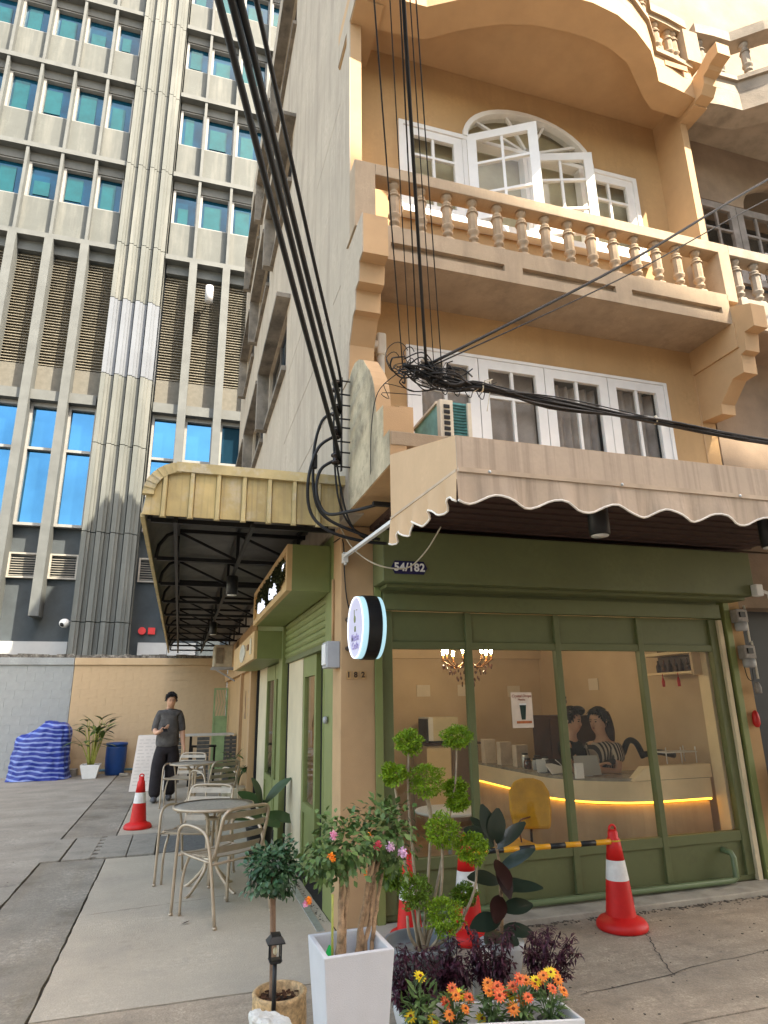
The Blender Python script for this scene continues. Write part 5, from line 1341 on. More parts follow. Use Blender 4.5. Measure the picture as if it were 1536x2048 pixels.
# bar counter with menu board, slatted hangings, black stool
o = thing('bar_counter', 'long counter with a pale top and grey slatted panels at the back of the yard', 'counter', (.3, 14.4, 0))
M_gs = mat('grey slats', (.09,.09,.085), .7, .15, 12)
MB().box(-.72,1.12,14.2,14.7,.955,.99).build('top', mat('counter top', (.55,.52,.46), .6, .1, 6), o, bevel=.005)
for x0 in (-.02, .40, .93):
    for i in range(11): MB().box(x0, x0+(.24 if x0 > .3 else .12), 14.22, 14.235, .10+i*.077, .168+i*.077).build('slat', M_gs, o)
for x in (-.68,.28,1.08): MB().box(x-.025,x+.025,14.4,14.45,0,.955).build('leg', M_black, o)
o = thing('menu_board', 'white printed menu sheet leaning against the end of the long counter', 'menu board', (-.47,14.3,0))
vs = [(-.80,14.02,0),(-.16,14.02,0),(-.16,14.19,1.0),(-.72,14.19,1.0)]
q_ = MB(); q_.add([Vector(v) for v in vs]+[Vector(v)+Vector((0,.012,0)) for v in vs], [(0,1,2,3),(7,6,5,4),(0,4,5,1),(1,5,6,2),(2,6,7,3),(3,7,4,0)]); q_.build('sheet', mat('menu paper', (.72,.67,.62), .6, .05, 3), o)
ln = MB()
for i in range(14):
    z = .10+i*.062; y = 14.016+.17*z; x0 = -.76+.08*z; k = 0
    while x0 < -.25: w_ = rnd.uniform(.04,.12); ln.quad((x0,y,z),(x0+w_,y,z),(x0+w_,y+.0035,z+.022),(x0,y+.0035,z+.022)); x0 += w_+rnd.uniform(.02,.05)
ln.build('printed_lines', mat('print grey pale', (.60,.56,.52), .7, 0), o, kind='stuff')
o = thing('bar_stool', 'black metal stool behind the long counter', 'stool', (.62,15.0,0))
s_ = MB(); s_.box(.30,.82,14.9,15.2,.70,.735); s_.build('seat', M_black, o)
for (x,y) in ((.33,14.93),(.79,14.93),(.33,15.17),(.79,15.17)): MB().box(x-.015,x+.015,y-.015,y+.015,0,.70).build('leg', M_black, o)
# gate
G = thing('yard_gate', 'narrow pale green gate with a lattice top at the back corner of the yard', 'gate', (1.05,16.8,0))
M_gate = mat('gate green', (.25,.35,.17), .6, .1, 5)
MB().box(.80,.84,16.8,16.84,0,1.95).build('post', M_gate, G); MB().box(1.10,1.14,16.8,16.84,0,1.95).build('post', M_gate, G)
MB().box(.84,1.10,16.81,16.83,.05,1.25).build('panel', M_gate, G); MB().box(.84,1.10,16.8,16.84,1.25,1.30).build('rail', M_gate, G); MB().box(.84,1.10,16.8,16.84,1.91,1.95).build('rail', M_gate, G)
for i in range(4):
    a_ = MB(); a_.bar((.84+.065*i,16.82,1.30),(.905+.065*i,16.82,1.60),.012); a_.bar((.905+.065*i,16.82,1.60),(.84+.065*i,16.82,1.91),.012); a_.build('lattice', M_gate, G)

# ------------------------------------------------------------------ tarpaulin-covered thing, palm, drum
M_tarp = bpy.data.materials.new('striped tarpaulin'); M_tarp.use_nodes = True; MATS['striped tarpaulin'] = M_tarp
N_ = M_tarp.node_tree.nodes; L_ = M_tarp.node_tree.links
tc_ = N_.new('ShaderNodeTexCoord'); sp_ = N_.new('ShaderNodeSeparateXYZ'); L_.new(tc_.outputs['Object'], sp_.inputs[0])
nz = N_.new('ShaderNodeTexNoise'); nz.inputs['Scale'].default_value = 2.2; L_.new(tc_.outputs['Object'], nz.inputs['Vector'])
m1 = N_.new('ShaderNodeMath'); m1.operation = 'MULTIPLY_ADD'; m1.inputs[1].default_value = .16; L_.new(nz.outputs['Fac'], m1.inputs[0]); L_.new(sp_.outputs['Z'], m1.inputs[2])
m1b = N_.new('ShaderNodeMath'); m1b.operation = 'MULTIPLY_ADD'; m1b.inputs[1].default_value = .06; L_.new(sp_.outputs['X'], m1b.inputs[0]); L_.new(m1.outputs[0], m1b.inputs[2])
m2 = N_.new('ShaderNodeMath'); m2.operation = 'MULTIPLY'; m2.inputs[1].default_value = 10.0; L_.new(m1b.outputs[0], m2.inputs[0])
m3 = N_.new('ShaderNodeMath'); m3.operation = 'FRACT'; L_.new(m2.outputs[0], m3.inputs[0])
cr = N_.new('ShaderNodeValToRGB'); cr.color_ramp.interpolation = 'LINEAR'
e = cr.color_ramp.elements; e[0].color = (.010,.028,.25,1); e[0].position = .56; e[1].color = (.13,.20,.50,1); e[1].position = .62
e2 = e.new(.93); e2.color = (.22,.28,.56,1); e3 = e.new(.98); e3.color = (.010,.028,.25,1)
L_.new(m3.outputs[0], cr.inputs[0]); L_.new(cr.outputs[0], N_['Principled BSDF'].inputs['Base Color']); N_['Principled BSDF'].inputs['Roughness'].default_value = .35
nt = 40; vs = []; fs = []
prf = [(0,1.08),(.06,1.03),(.3,1.0),(.55,.99),(.75,.975),(.87,.95),(.94,.88),(.98,.70),(.995,.35),(1.0,.02)]
for (h, k) in prf:
    for i in range(nt):
        a = 2*math.pi*i/nt; ca, sa = math.cos(a), math.sin(a)
        hx = .60*abs(ca)**.55*(1 if ca > 0 else -1); hy = .42*abs(sa)**.6*(1 if sa > 0 else -1)
        wob = 1+.035*math.sin(9*a+6*h)+.025*math.sin(17*a-3*h)
        top = 1.25 - .26*min(1, max(0, -hx*k-.02)/.22) - .03*max(0, hx*k)
        vs.append((-2.93+hx*k*wob + (.03*h if ca < 0 else -.02*h), 17.25+hy*k*wob, max(.005, top*h + .012*math.sin(7*a+9*h))))
for j in range(len(prf)-1):
    for i in range(nt): a, b = j*nt+i, j*nt+(i+1) % nt; fs.append((a,b,b+nt,a+nt))
fs.append([(len(prf)-1)*nt+i for i in range(nt)])
TP = thing('covered_motorbike', 'something bulky hidden under a blue and white striped tarpaulin by the grey wall', 'tarpaulin', (-2.93,17.25,0))
q_ = MB(); q_.add(vs, fs, True); o = q_.build('tarpaulin', M_tarp, TP); sb = o.modifiers.new('s','SUBSURF'); sb.levels = sb.render_levels = 2
dt = bpy.data.textures.new('crumple', 'CLOUDS'); dt.noise_scale = .16; dm = o.modifiers.new('d','DISPLACE'); dm.texture = dt; dm.strength = .085
M_leafP = mat('palm leaf', (.085,.135,.022), .45, 0, island=(.045,.085,.02)); M_stemP = mat('palm stem', (.32,.33,.06), .5, .15, 12)
def pot_square(par, x, y, w0, w1, h, m, soil=True, th=.02, ang=0):
    q = MB(); pts = []
    def ring(w, z): return [Vector((x,y,0)) + Matrix.Rotation(R(ang),3,'Z') @ Vector((sx*w/2, sy*w/2, z)) for sx, sy in ((-1,-1),(1,-1),(1,1),(-1,1))]
    rs = [ring(w0, .003), ring(w1, h), ring(w1-2*th, h), ring(w0-2*th+.04*(w1-w0), h*.55)]
    vs = [p for r_ in rs for p in r_]; fs = [(3,2,1,0)]
    for j in range(3):
        for i in range(4): a, b = j*4+i, j*4+(i+1) % 4; fs.append((a,b,b+4,a+4))
    fs.append((12,13,14,15)); q.add(vs, fs); return q.build('pot', m, par, bevel=.004)
M_soil = mat('soil', (.035,.022,.014), .95, .4, 25, .8, 60)
PL = thing('potted_palm', 'tall leafy palm-like plant in a white square pot by the yard wall', 'potted plant', (-1.83,17.0,0))
pot_square(PL, -1.83, 17.0, .28, .42, .30, M_whitep); MB().box(-2.02,-1.64,16.81,17.19,.27,.285).build('soil', M_soil, PL)
for i in range(17):
    a = rnd.uniform(0, 2*math.pi); r0 = rnd.uniform(0,.10); hh = rnd.uniform(.45,1.0); lean = rnd.uniform(.05,.30)
    b0 = Vector((-1.83+r0*math.cos(a), 17.0+r0*math.sin(a), .28)); b1 = b0 + Vector((lean*.5*math.cos(a), lean*.5*math.sin(a), hh*.55)); b2 = b0 + Vector((lean*math.cos(a), lean*math.sin(a), hh))
    MB().tube(smooth_path([b0,b1,b2],3), [.014,.013,.012,.011,.009,.008,.006], 6).build('stem', M_stemP, PL)
    for j in range(3):
        a2 = a+rnd.uniform(-1.3,1.3); el = rnd.uniform(.1,1.1); L = rnd.uniform(.26,.42)
        MB().leaf(b1+(b2-b1)*(.5+.25*j), (math.cos(a2)*math.cos(el), math.sin(a2)*math.cos(el), math.sin(el)), (0,0,1), L, .10, bend=.35, seg=4).build('leaf', M_leafP, PL)
M_blue = mat('blue plastic', (.010,.055,.22), .4, .06, 4)
D = thing('drum', 'blue plastic drum with a lid beside the potted palm', 'drum', (-1.36,17.6,0))
MB().lathe((-1.36,17.6,0), [(.20,0),(.215,.05),(.235,.35),(.235,.60),(.225,.66)], 28).build('body', M_blue, D)
MB().lathe((-1.36,17.6,.66), [(.245,0),(.25,.03),(.24,.06),(.10,.075)], 28).build('lid', M_blue, D)
tag(MB().tube([(-2.0,17.82,.09),(-.6,17.82,.09)], .028, 10).build('water_pipe', mat('blue pipe', (.08,.20,.26), .5, .1)), 'pale blue water pipe along the foot of the yard wall', 'pipe')
tag(MB().box(-2.45,-2.2,17.6,17.88,0,.16).build('concrete_block', M_cover, bevel=.01), 'small concrete block at the foot of the wall beside the tarpaulin', 'block')
tag(MB().box(-1.22,-1.02,17.15,17.3,0,.06).build('brick', M_cover, bevel=.008), 'grey brick lying in front of the blue drum', 'brick')
tag(MB().tube([(-3.62,17.6,0),(-3.58,17.8,.62)], .02).build('iron_bar', M_blackst), 'dark iron bar leaning on the grey wall left of the tarpaulin', 'bar')

# ------------------------------------------------------------------ plants along the side wall
M_leafD = mat('dark leaf', (.030,.062,.020), .35, 0, island=(.055,.095,.03)); M_leafY = mat('yellow green leaf', (.14,.20,.03), .45, 0, island=(.07,.12,.03))
M_potc = mat('cream pot', (.62,.56,.42), .6, .06, 5)
def potted(name, label, x, y, prof, pm, leaves, lm, stemh, L, W, spread):
    t = thing(name, label, 'potted plant', (x,y,0)); MB().lathe((x,y,0), prof, 28).build('pot', pm, t)
    top = prof[-1][1]; MB().lathe((x,y,top-.03), [(prof[-1][0]*.92,0),(.0,.01)], 20).build('soil', M_soil, t)
    for i in range(leaves):
        a = i*2.4+rnd.uniform(-.3,.3); h = stemh*rnd.uniform(.45,1); s_ = spread*rnd.uniform(.35,1)
        b0 = Vector((x,y,top-.02)); b1 = b0+Vector((s_*.4*math.cos(a), s_*.4*math.sin(a), h*.7)); b2 = b0+Vector((s_*math.cos(a), s_*math.sin(a), h))
        MB().tube(smooth_path([b0,b1,b2],3), .006, 5).build('stem', M_leafD, t)
        el = rnd.uniform(-.3,.8); MB().leaf(b2, (math.cos(a)*math.cos(el), math.sin(a)*math.cos(el), math.sin(el)), (0,0,1), L*rnd.uniform(.7,1.1), W*rnd.uniform(.8,1.1), bend=.25, seg=5).build('leaf', lm, t)
    return t
potted('potted_plant', 'small leafy plant in a round cream pot by the second side door', 1.0, 11.5, [(.11,0),(.13,.02),(.165,.24),(.175,.25),(.175,.27),(.165,.275)], M_potc, 12, M_leafD, .34, .17, .10, .24)
potted('potted_plant', 'bushy plant behind the far table by the yard wall', .95, 12.6, [(.12,0),(.15,.25)], M_potc, 12, M_leafY, .55, .22, .08, .25)
FG = thing('potted_plant', 'plant with very large glossy leaves in a black pot by the side door', 'potted plant', (.93,7.75,0))
MB().lathe((.93,7.75,0), [(.11,0),(.15,.28),(.16,.30)], 24).build('pot', M_black, FG)
MB().tube(smooth_path([(.93,7.75,.25),(.95,7.76,.45),(.97,7.75,.54)],4), .012, 8).build('stem', M_leafD, FG)
for (b, d, L, W) in (((.97,7.74,.50),(.45,-.35,.65),.40,.20),((.97,7.76,.40),(.85,-.5,-.06),.38,.19),((.95,7.75,.38),(-.85,-.5,.20),.40,.20),((.95,7.76,.48),(-.2,-.3,.75),.34,.18),((.95,7.75,.33),(.3,-.8,.10),.36,.18),((.96,7.75,.46),(-.6,.3,.5),.34,.18)):
    MB().leaf(b, d, (0,-.5,1), L, W, bend=.18, seg=7, fold=.10).build('leaf', M_leafD, FG)

# ------------------------------------------------------------------ front group of pots
# white tapered planter with a flowering shrub
M_planter = mat('white planter', (.60,.60,.625), .55, .05, 2, .25, 300, streak=.12, scol=(.40,.38,.35), sscale=(6,6,.5))
WP = thing('flowering_shrub', 'flowering shrub with pink and orange blooms in a tall white tapered planter', 'potted plant', (.75,2.985,0))
pot_square(WP, .748, 2.985, .20, .292, .60, M_planter, th=.022, ang=2)
MB().box(.64,.86,2.87,3.10,.50,.515).build('soil', M_soil, WP)
M_bark = mat('bark', (.36,.235,.135), .85, .28, 30, .9, 45, spots=.4, pcol=(.17,.10,.055), pscale=26)
M_lan = mat('lantana leaf', (.045,.10,.020), .5, 0, island=(.12,.19,.05))
trunks = [[(.70,2.96,.5),(.705,2.97,.68),(.72,3.02,.82),(.74,3.05,.95)],[(.715,2.97,.52),(.74,3.0,.78),(.76,3.05,.93)],[(.79,3.0,.5),(.83,3.04,.68),(.90,3.10,.85),(.95,3.15,.98)],[(.81,2.99,.5),(.86,3.05,.72),(.92,3.1,.90)],[(.84,3.0,.5),(.89,3.06,.72),(.96,3.12,.92)],[(.77,3.0,.5),(.85,3.06,.80),(.93,3.15,.97)]]
for i, tr in enumerate(trunks): MB().tube([p+Vector((rnd.gauss(0,.0025),rnd.gauss(0,.0025),0)) for p in smooth_path(tr,7)], [(.018-.0006*k if i == 0 else .0105-.0003*k)*rnd.uniform(.86,1.16) for k in range(len(smooth_path(tr,7)))], 9).build('trunk', M_bark, WP)
MB().tube([(.655,2.90,.5),(.655,2.905,.80)], .005, 6).build('stake', M_stemP, WP)
MB().leaf((.648,2.92,.53), (0,.05,1), (0,-1,0), .085, .035, bend=0, seg=4, fold=0).build('plant_tag', mat('tag green', (.02,.42,.10), .4, 0), WP)
def crown(par, name, c, rx, ry, rz, n, L, W, m, shell=.45, droop=.2, seed=1, tiny=False):
    r_ = random.Random(seed); q = MB(); c = Vector(c)
    for i in range(n):
        while True:
            v = Vector((r_.gauss(0,1), r_.gauss(0,1), r_.gauss(0,1)))
            if v.length > .01: break
        v.normalize(); k = (shell + (1-shell)*r_.random()**.6)
        lump = 1+.20*math.sin(5*v.x+3*v.y+seed)+.16*math.sin(7*v.z-4*v.x+seed*2)+.07*math.sin(13*v.y+9*v.x+seed)
        p = c + Vector((v.x*rx, v.y*ry, v.z*rz))*k*lump
        d = (v + Vector((r_.uniform(-.8,.8), r_.uniform(-.8,.8), r_.uniform(-.8,.6)-droop))).normalized()
        nn = v + Vector((0,0,.8)) + Vector((r_.uniform(-.5,.5), r_.uniform(-.5,.5), 0))
        s = r_.uniform(.65,1.15)
        if tiny: q.chip(p, d, nn, L*s, W*s)
        else: q.leaf(p, d, nn, L*s, W*s, bend=.25, seg=2, fold=.22)
    return q.build(name, m, par, kind='stuff')
crown(WP, 'foliage', (.72,3.00,.955), .155, .14, .125, 470, .036, .026, M_lan, .30, .25, 3)
crown(WP, 'foliage', (.615,2.98,.90), .075, .08, .09, 120, .034, .024, M_lan, .3, .3, 5)
crown(WP, 'foliage', (.945,3.13,.975), .155, .14, .145, 480, .036, .026, M_lan, .30, .25, 4)
crown(WP, 'foliage', (.97,3.12,.845), .09, .09, .08, 110, .032, .022, M_lan, .3, .3, 6)
crown(WP, 'foliage', (.78,2.96,.535), .035, .03, .03, 9, .035, .026, M_lan, .2, 0, 8)
M_pk = mat('pink petal', (.80,.24,.42), .6, 0, island=(.75,.50,.62)); M_pr = mat('rose petal', (.78,.08,.14), .6, 0, island=(.80,.20,.25)); M_or = mat('orange petal', (.85,.20,.012), .6, 0, island=(.85,.36,.03)); M_lp = mat('lilac petal', (.72,.42,.70), .6, 0, island=(.80,.62,.70))
def pompon(par, c, r, m):
    q = MB(); c = Vector(c); r_ = random.Random(int(c.x*1e4))
    for i in range(34):
        v = Vector((r_.gauss(0,1), r_.gauss(0,1)-.4, r_.gauss(0,1)+.2)).normalized()
        q.chip(c+v*r*.5, v+Vector((r_.uniform(-.5,.5),)*3), (0,0,1), r*.75, r*.6)
    q.ell(c, r*.6, r*.6, r*.6, 8, 6); q.build('flower', m, par)
for c, r, m in (((.655,2.90,1.02),.017,M_pk),((.64,2.86,.945),.018,M_or),((.545,2.85,.80),.014,M_or),((.533,2.85,.79),.012,M_pk),((.835,2.99,.995),.010,M_or),((.872,2.98,.952),.019,M_pr),((.925,2.97,.945),.020,M_lp),((.985,2.98,.917),.021,M_lp),((.80,2.93,.86),.011,M_or)): pompon(WP, c, r, m)
# small tree standard with a solar lantern in a speckled tan pot
M_tanp = mat('speckled tan pot', (.60,.40,.20), .6, .25, 45, .5, 150, spots=.5, pcol=(.36,.22,.10), pscale=18)
TT = thing('topiary_tree', 'small ball-crowned tree with a single trunk in a round speckled tan pot', 'potted plant', (.545,3.53,0))
MB().lathe((.545,3.53,0), [(.105,0),(.118,.02),(.128,.14),(.124,.24),(.128,.255),(.120,.262),(.108,.258),(.106,.21)], 40).build('pot', M_tanp, TT)
MB().lathe((.545,3.53,.205), [(.107,0),(.05,.012),(.0,.015)], 24).build('soil', M_soil, TT)
q_ = MB()
for i in range(70):
    a, r_ = rnd.uniform(0,6.28), .10*math.sqrt(rnd.random()); q_.obox((.545+r_*math.cos(a), 3.53+r_*math.sin(a), .222+rnd.uniform(0,.012)), (rnd.uniform(.012,.03), rnd.uniform(.006,.014), .006), Matrix.Rotation(rnd.uniform(0,3),3,'Z') @ Matrix.Rotation(rnd.uniform(-.5,.5),3,'X'))
q_.build('bark_chips', mat('bark chips', (.10,.045,.022), .9, .3, 30), TT, kind='stuff')
MB().tube(smooth_path([(.515,3.55,.2),(.513,3.555,.4),(.505,3.555,.60),(.503,3.555,.75)],4), [.016]*6+[.014]*7, 10).build('trunk', mat('grey bark', (.27,.165,.105), .85, .2, 12, .5, 60), TT)
M_top = mat('blue green leaf', (.022,.070,.028), .42, 0, island=(.06,.125,.05))
crown(TT, 'foliage', (.500,3.55,.775), .128, .125, .115, 1150, .032, .022, M_top, .35, .1, 11)
SL = thing('solar_lantern', 'small black solar stake lantern stuck in the speckled tan pot', 'lantern', (.508,3.40,.22))
lx, ly = .500, 3.40
MB().tube([(lx,ly,.22),(lx,ly,.42)], .010, 10).build('stake', M_black, SL)
def sq(w, z0, z1, w2=None):
    w2 = w if w2 is None else w2; m = MB()
    m.add([(lx-w,ly-w,z0),(lx+w,ly-w,z0),(lx+w,ly+w,z0),(lx-w,ly+w,z0),(lx-w2,ly-w2,z1),(lx+w2,ly-w2,z1),(lx+w2,ly+w2,z1),(lx-w2,ly+w2,z1)], [(3,2,1,0),(4,5,6,7),(0,1,5,4),(1,2,6,5),(2,3,7,6),(3,0,4,7)]); return m
sq(.022,.42,.432,.030).build('base', M_black, SL)
for sx in (-1,1):
    for sy in (-1,1): MB().box(lx+sx*.024-.003,lx+sx*.024+.003,ly+sy*.024-.003,ly+sy*.024+.003,.432,.50).build('post', M_black, SL)
MB().ell((lx,ly,.465), .010,.010,.016,10,8).build('bulb', mat('bulb off', (.75,.66,.45), .2, 0), SL)
sq(.021,.433,.499).build('glass', M_pane, SL)
sq(.040,.50,.505).build('eave', M_black, SL); sq(.039,.505,.528,.022).build('roof', M_black, SL); sq(.022,.528,.536).build('solar_cap', M_black, SL)
st_ = MB().prism([(.385,3.30),(.385,3.35),(.43,3.385),(.50,3.38),(.56,3.36),(.58,3.30),(.56,3.24),(.45,3.23)], 'z', 0, .225).build('stone', mat('white stone', (.70,.68,.63), .9, .10, 9, .9, 40, spots=.3, pcol=(.5,.46,.4), pscale=12))
for v in st_.data.vertices:
    if v.co.z > .1: v.co.z += .05 - (v.co.x-.385)*.30
b_ = st_.modifiers.new('b','BEVEL'); b_.width = .02; b_.segments = 2
sb = st_.modifiers.new('s','SUBSURF'); sb.subdivision_type = 'SIMPLE'; sb.levels = sb.render_levels = 4
tx = bpy.data.textures.new('rock', 'CLOUDS'); tx.noise_scale = .035; dm = st_.modifiers.new('d','DISPLACE'); dm.texture = tx; dm.strength = .022
tag(st_, 'rough white stone in front of the speckled tan pot', 'stone')
# cloud-pruned shrub in a grey tub
BT = thing('cloud_pruned_shrub', 'cloud-pruned shrub with many bright green leaf balls in a large grey tub', 'potted plant', (1.34,3.78,0))
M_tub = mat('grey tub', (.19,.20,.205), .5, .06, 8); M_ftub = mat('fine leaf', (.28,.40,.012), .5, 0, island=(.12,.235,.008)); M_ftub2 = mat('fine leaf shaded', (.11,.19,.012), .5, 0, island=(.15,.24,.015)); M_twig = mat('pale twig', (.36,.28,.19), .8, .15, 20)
MB().lathe((1.34,3.78,0), [(.135,0),(.15,.02),(.178,.26),(.20,.27),(.205,.30),(.195,.315),(.178,.312),(.172,.27)], 44).build('tub', M_tub, BT)
MB().lathe((1.34,3.78,.25), [(.174,0),(.05,.01),(0,.012)], 24).build('soil', M_soil, BT)
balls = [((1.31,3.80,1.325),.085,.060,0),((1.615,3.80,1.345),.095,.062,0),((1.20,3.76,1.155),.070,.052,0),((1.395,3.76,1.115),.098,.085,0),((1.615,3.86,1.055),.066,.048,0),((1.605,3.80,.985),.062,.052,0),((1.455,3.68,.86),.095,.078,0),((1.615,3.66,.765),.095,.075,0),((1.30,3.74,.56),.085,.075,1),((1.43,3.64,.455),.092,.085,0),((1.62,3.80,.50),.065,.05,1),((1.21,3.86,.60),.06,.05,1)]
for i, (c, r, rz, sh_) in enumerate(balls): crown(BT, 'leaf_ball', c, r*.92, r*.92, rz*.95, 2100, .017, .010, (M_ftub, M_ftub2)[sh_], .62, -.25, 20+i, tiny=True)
tw = [[(1.34,3.78,.26),(1.32,3.80,.7),(1.30,3.80,1.0),(1.31,3.80,1.30)],[(1.36,3.78,.26),(1.46,3.78,.6),(1.56,3.80,.95),(1.60,3.80,1.12),(1.615,3.80,1.32)],[(1.33,3.77,.26),(1.26,3.77,.7),(1.22,3.76,1.0),(1.20,3.76,1.13)],[(1.35,3.77,.26),(1.40,3.76,.7),(1.42,3.76,.95),(1.38,3.76,1.08)],[(1.42,3.76,.9),(1.40,3.76,1.0),(1.36,3.76,1.08)],[(1.37,3.77,.26),(1.50,3.70,.35),(1.62,3.66,.55),(1.64,3.65,.74)],[(1.36,3.76,.26),(1.44,3.70,.55),(1.45,3.68,.82)],[(1.33,3.75,.26),(1.26,3.72,.36),(1.25,3.72,.45)],[(1.36,3.74,.26),(1.40,3.67,.34),(1.43,3.64,.42)],[(1.38,3.77,.26),(1.56,3.74,.36),(1.62,3.80,.48)],[(1.35,3.74,.27),(1.31,3.71,.42),(1.32,3.70,.52)]]
for t_ in tw: MB().tube(smooth_path(t_,4), [.0095-.0003*k for k in range(len(smooth_path(t_,4)))], 7).build('branch', M_twig, BT)
# rubber plant
RP = thing('rubber_plant', 'rubber plant with large dark leaves standing before the shop glass', 'potted plant', (1.93,4.0,0))
M_rub = mat('rubber leaf', (.018,.030,.019), .28, .1, 6, coat=.2, island=(.03,.046,.03)); M_rubr = mat('rubber leaf red', (.030,.010,.008), .35, .1, 6)
MB().lathe((1.93,4.0,0), [(.10,0),(.13,.16),(.135,.18)], 24).build('pot', M_greyp, RP); MB().lathe((1.93,4.0,.165), [(.125,0),(0,.01)], 20).build('soil', M_soil, RP)
MB().tube(smooth_path([(1.93,4.0,.15),(1.945,4.0,.40),(1.94,3.99,.62),(1.90,3.98,.76)],5), [.012]*8+[.009]*8, 8).build('stem', M_bark, RP)
RL = [((1.91,3.98,.70),(-.80,-.25,.60),.25,.125,0),((1.90,3.98,.72),(-.25,-.2,1),.22,.11,0),((1.91,3.98,.71),(.15,-.3,1),.24,.12,0),((1.92,3.98,.68),(.85,-.25,.80),.27,.085,0),((1.91,3.98,.70),(-.5,.3,.7),.20,.11,0),((1.92,3.98,.62),(-.15,-.9,-.35),.22,.11,1),((1.93,3.99,.60),(.10,-.6,-.85),.24,.10,1),((1.935,3.99,.56),(.85,-.3,.45),.25,.09,0),((1.94,3.99,.50),(-.9,-.25,.25),.26,.10,0),((1.94,4.0,.46),(.85,-.25,.25),.25,.095,0),((1.94,4.0,.44),(.95,.1,.30),.27,.09,0),((1.94,4.0,.42),(-.3,-.6,-.3),.2,.10,1),((1.94,4.0,.34),(.80,-.35,.30),.23,.11,0),((1.935,4.0,.30),(-.85,-.35,.10),.24,.11,0),((1.935,4.0,.24),(.9,-.3,-.05),.22,.10,0),((1.93,4.0,.22),(-.6,-.6,.0),.22,.10,0),((1.93,4.0,.20),(.1,-.9,.1),.18,.09,0)]
for (b, d, L, W, k) in RL: MB().leaf(b, (d[0]+rnd.uniform(-.15,.15), d[1]+rnd.uniform(-.2,.2), d[2]+rnd.uniform(-.15,.15)), (rnd.uniform(-.5,.4),-.7,.8), L*rnd.uniform(.85,1.05), W*rnd.uniform(.9,1.1), bend=.15, seg=7, fold=.12).build('leaf', (M_rub, M_rubr)[k], RP)
# white trough with zinnias and dark purple foliage plants
M_tr = mat('white trough', (.76,.75,.74), .45, .04, 6)
TR = thing('planter_trough', 'white plastic trough full of orange and yellow zinnias in black nursery pots', 'planter', (1.45,3.22,0))
def trough(x0, x1, y0, y1, h, sh=0):
    q = MB(); th = .014
    A_ = [(x0+.03,y0+.025),(x1-.03,y0+.025),(x1-.03,y1-.025),(x0+.03,y1-.025)]; B_ = [(x0,y0),(x1,y0),(x1,y1),(x0,y1)]; C_ = [(x0+th,y0+th),(x1-th,y0+th),(x1-th,y1-th),(x0+th,y1-th)]; D_ = [(x0+th+.02,y0+th+.02),(x1-th-.02,y0+th+.02),(x1-th-.02,y1-th-.02),(x0+th+.02,y1-th-.02)]
    vs = []
    for ring, z in ((A_,.003),(B_,h-.025),(B_,h),(C_,h),(D_,.03)): vs += [(p[0],p[1]-sh*(p[0]-x0),z) for p in ring]
    fs = [(3,2,1,0)]
    for j in range(4):
        for i in range(4): a, b = j*4+i, j*4+(i+1) % 4; fs.append((a,b,b+4,a+4))
    fs.append((16,17,18,19)); q.add(vs, fs); return q
trough(1.075, 1.845, 3.20, 3.44, .17, .24).build('trough', M_tr, TR, bevel=.004)
M_zin = mat('zinnia leaf', (.085,.15,.035), .55, 0, island=(.17,.26,.10)); M_zor = mat('zinnia orange', (.80,.17,.02), .6, 0, island=(.85,.33,.05)); M_zye = mat('zinnia yellow', (.82,.58,.010), .6, 0, island=(.85,.68,.03)); M_zc = mat('zinnia eye', (.22,.05,.01), .7, .1); M_zco = mat('zinnia coral', (.72,.07,.03), .6, 0, island=(.82,.25,.07))
def flower_head(par, c, r, m, tilt):
    c = Vector(c); n = Vector(tilt).normalized(); u = n.orthogonal().normalized(); w = n.cross(u)
    q = MB()
    for ring, (k, rr_, up_) in enumerate(((11,1.0,.05),(9,.68,.22))):
        for i in range(k):
            a = 2*math.pi*i/k+ring*.3; d = u*math.cos(a)+w*math.sin(a); q.leaf(c+n*.003*ring, d+n*up_, n, r*rr_, r*.42, bend=.05, seg=2, fold=.05)
    f = q.build('flower', m, par); MB().ell(c+n*.006, r*.26, r*.26, r*.2, 8, 6).build('eye', M_zc, f)
def zinnia(label, x, y, hts, cols, seed):
    t = thing('zinnia', label, 'flower', (x,y,.03), 'zinnias in the white trough'); r_ = random.Random(seed)
    MB().lathe((x,y,.03), [(.045,0),(.058,.105),(.062,.11)], 18).build('nursery_pot', M_black, t); MB().lathe((x,y,.125), [(.056,0),(0,.004)], 14).build('soil', M_soil, t)
    q = MB()
    for i in range(110):
        a = r_.uniform(0,6.28); rr_ = r_.uniform(.01,.085); z = r_.uniform(.13,.26); d = Vector((math.cos(a), math.sin(a), r_.uniform(-.2,1.2)))
        q.leaf((x+rr_*math.cos(a)*.6, y+rr_*math.sin(a)*.6, z), d, (0,0,1), r_.uniform(.035,.06), .016, bend=.2, seg=2)
    q.build('foliage', M_zin, t, kind='stuff')
    for i, (h, m) in enumerate(zip(hts, cols)):
        a = i*2.4+seed; rr_ = .055*math.sqrt((i+.5)/len(hts))*1.25; px, py = x+rr_*math.cos(a), y+rr_*math.sin(a)-.012
        MB().tube([(x,y,.12),(px,py,h-.01)], .0025, 5).build('stem', M_zin, t); flower_head(t, (px,py,h), r_.uniform(.025,.033), m, (r_.uniform(-.4,.4), -.7+r_.uniform(-.2,.3), .75))
zinnia('tall leafy green zinnia with one yellow bloom at the left end of the trough', 1.135, 3.25, (.335,.20,.18), (M_zye,)*3, 1)
crown(bpy.data.objects['zinnia'], 'foliage', (1.14,3.24,.23), .085, .07, .10, 90, .055, .018, M_zin, .2, -.4, 71)
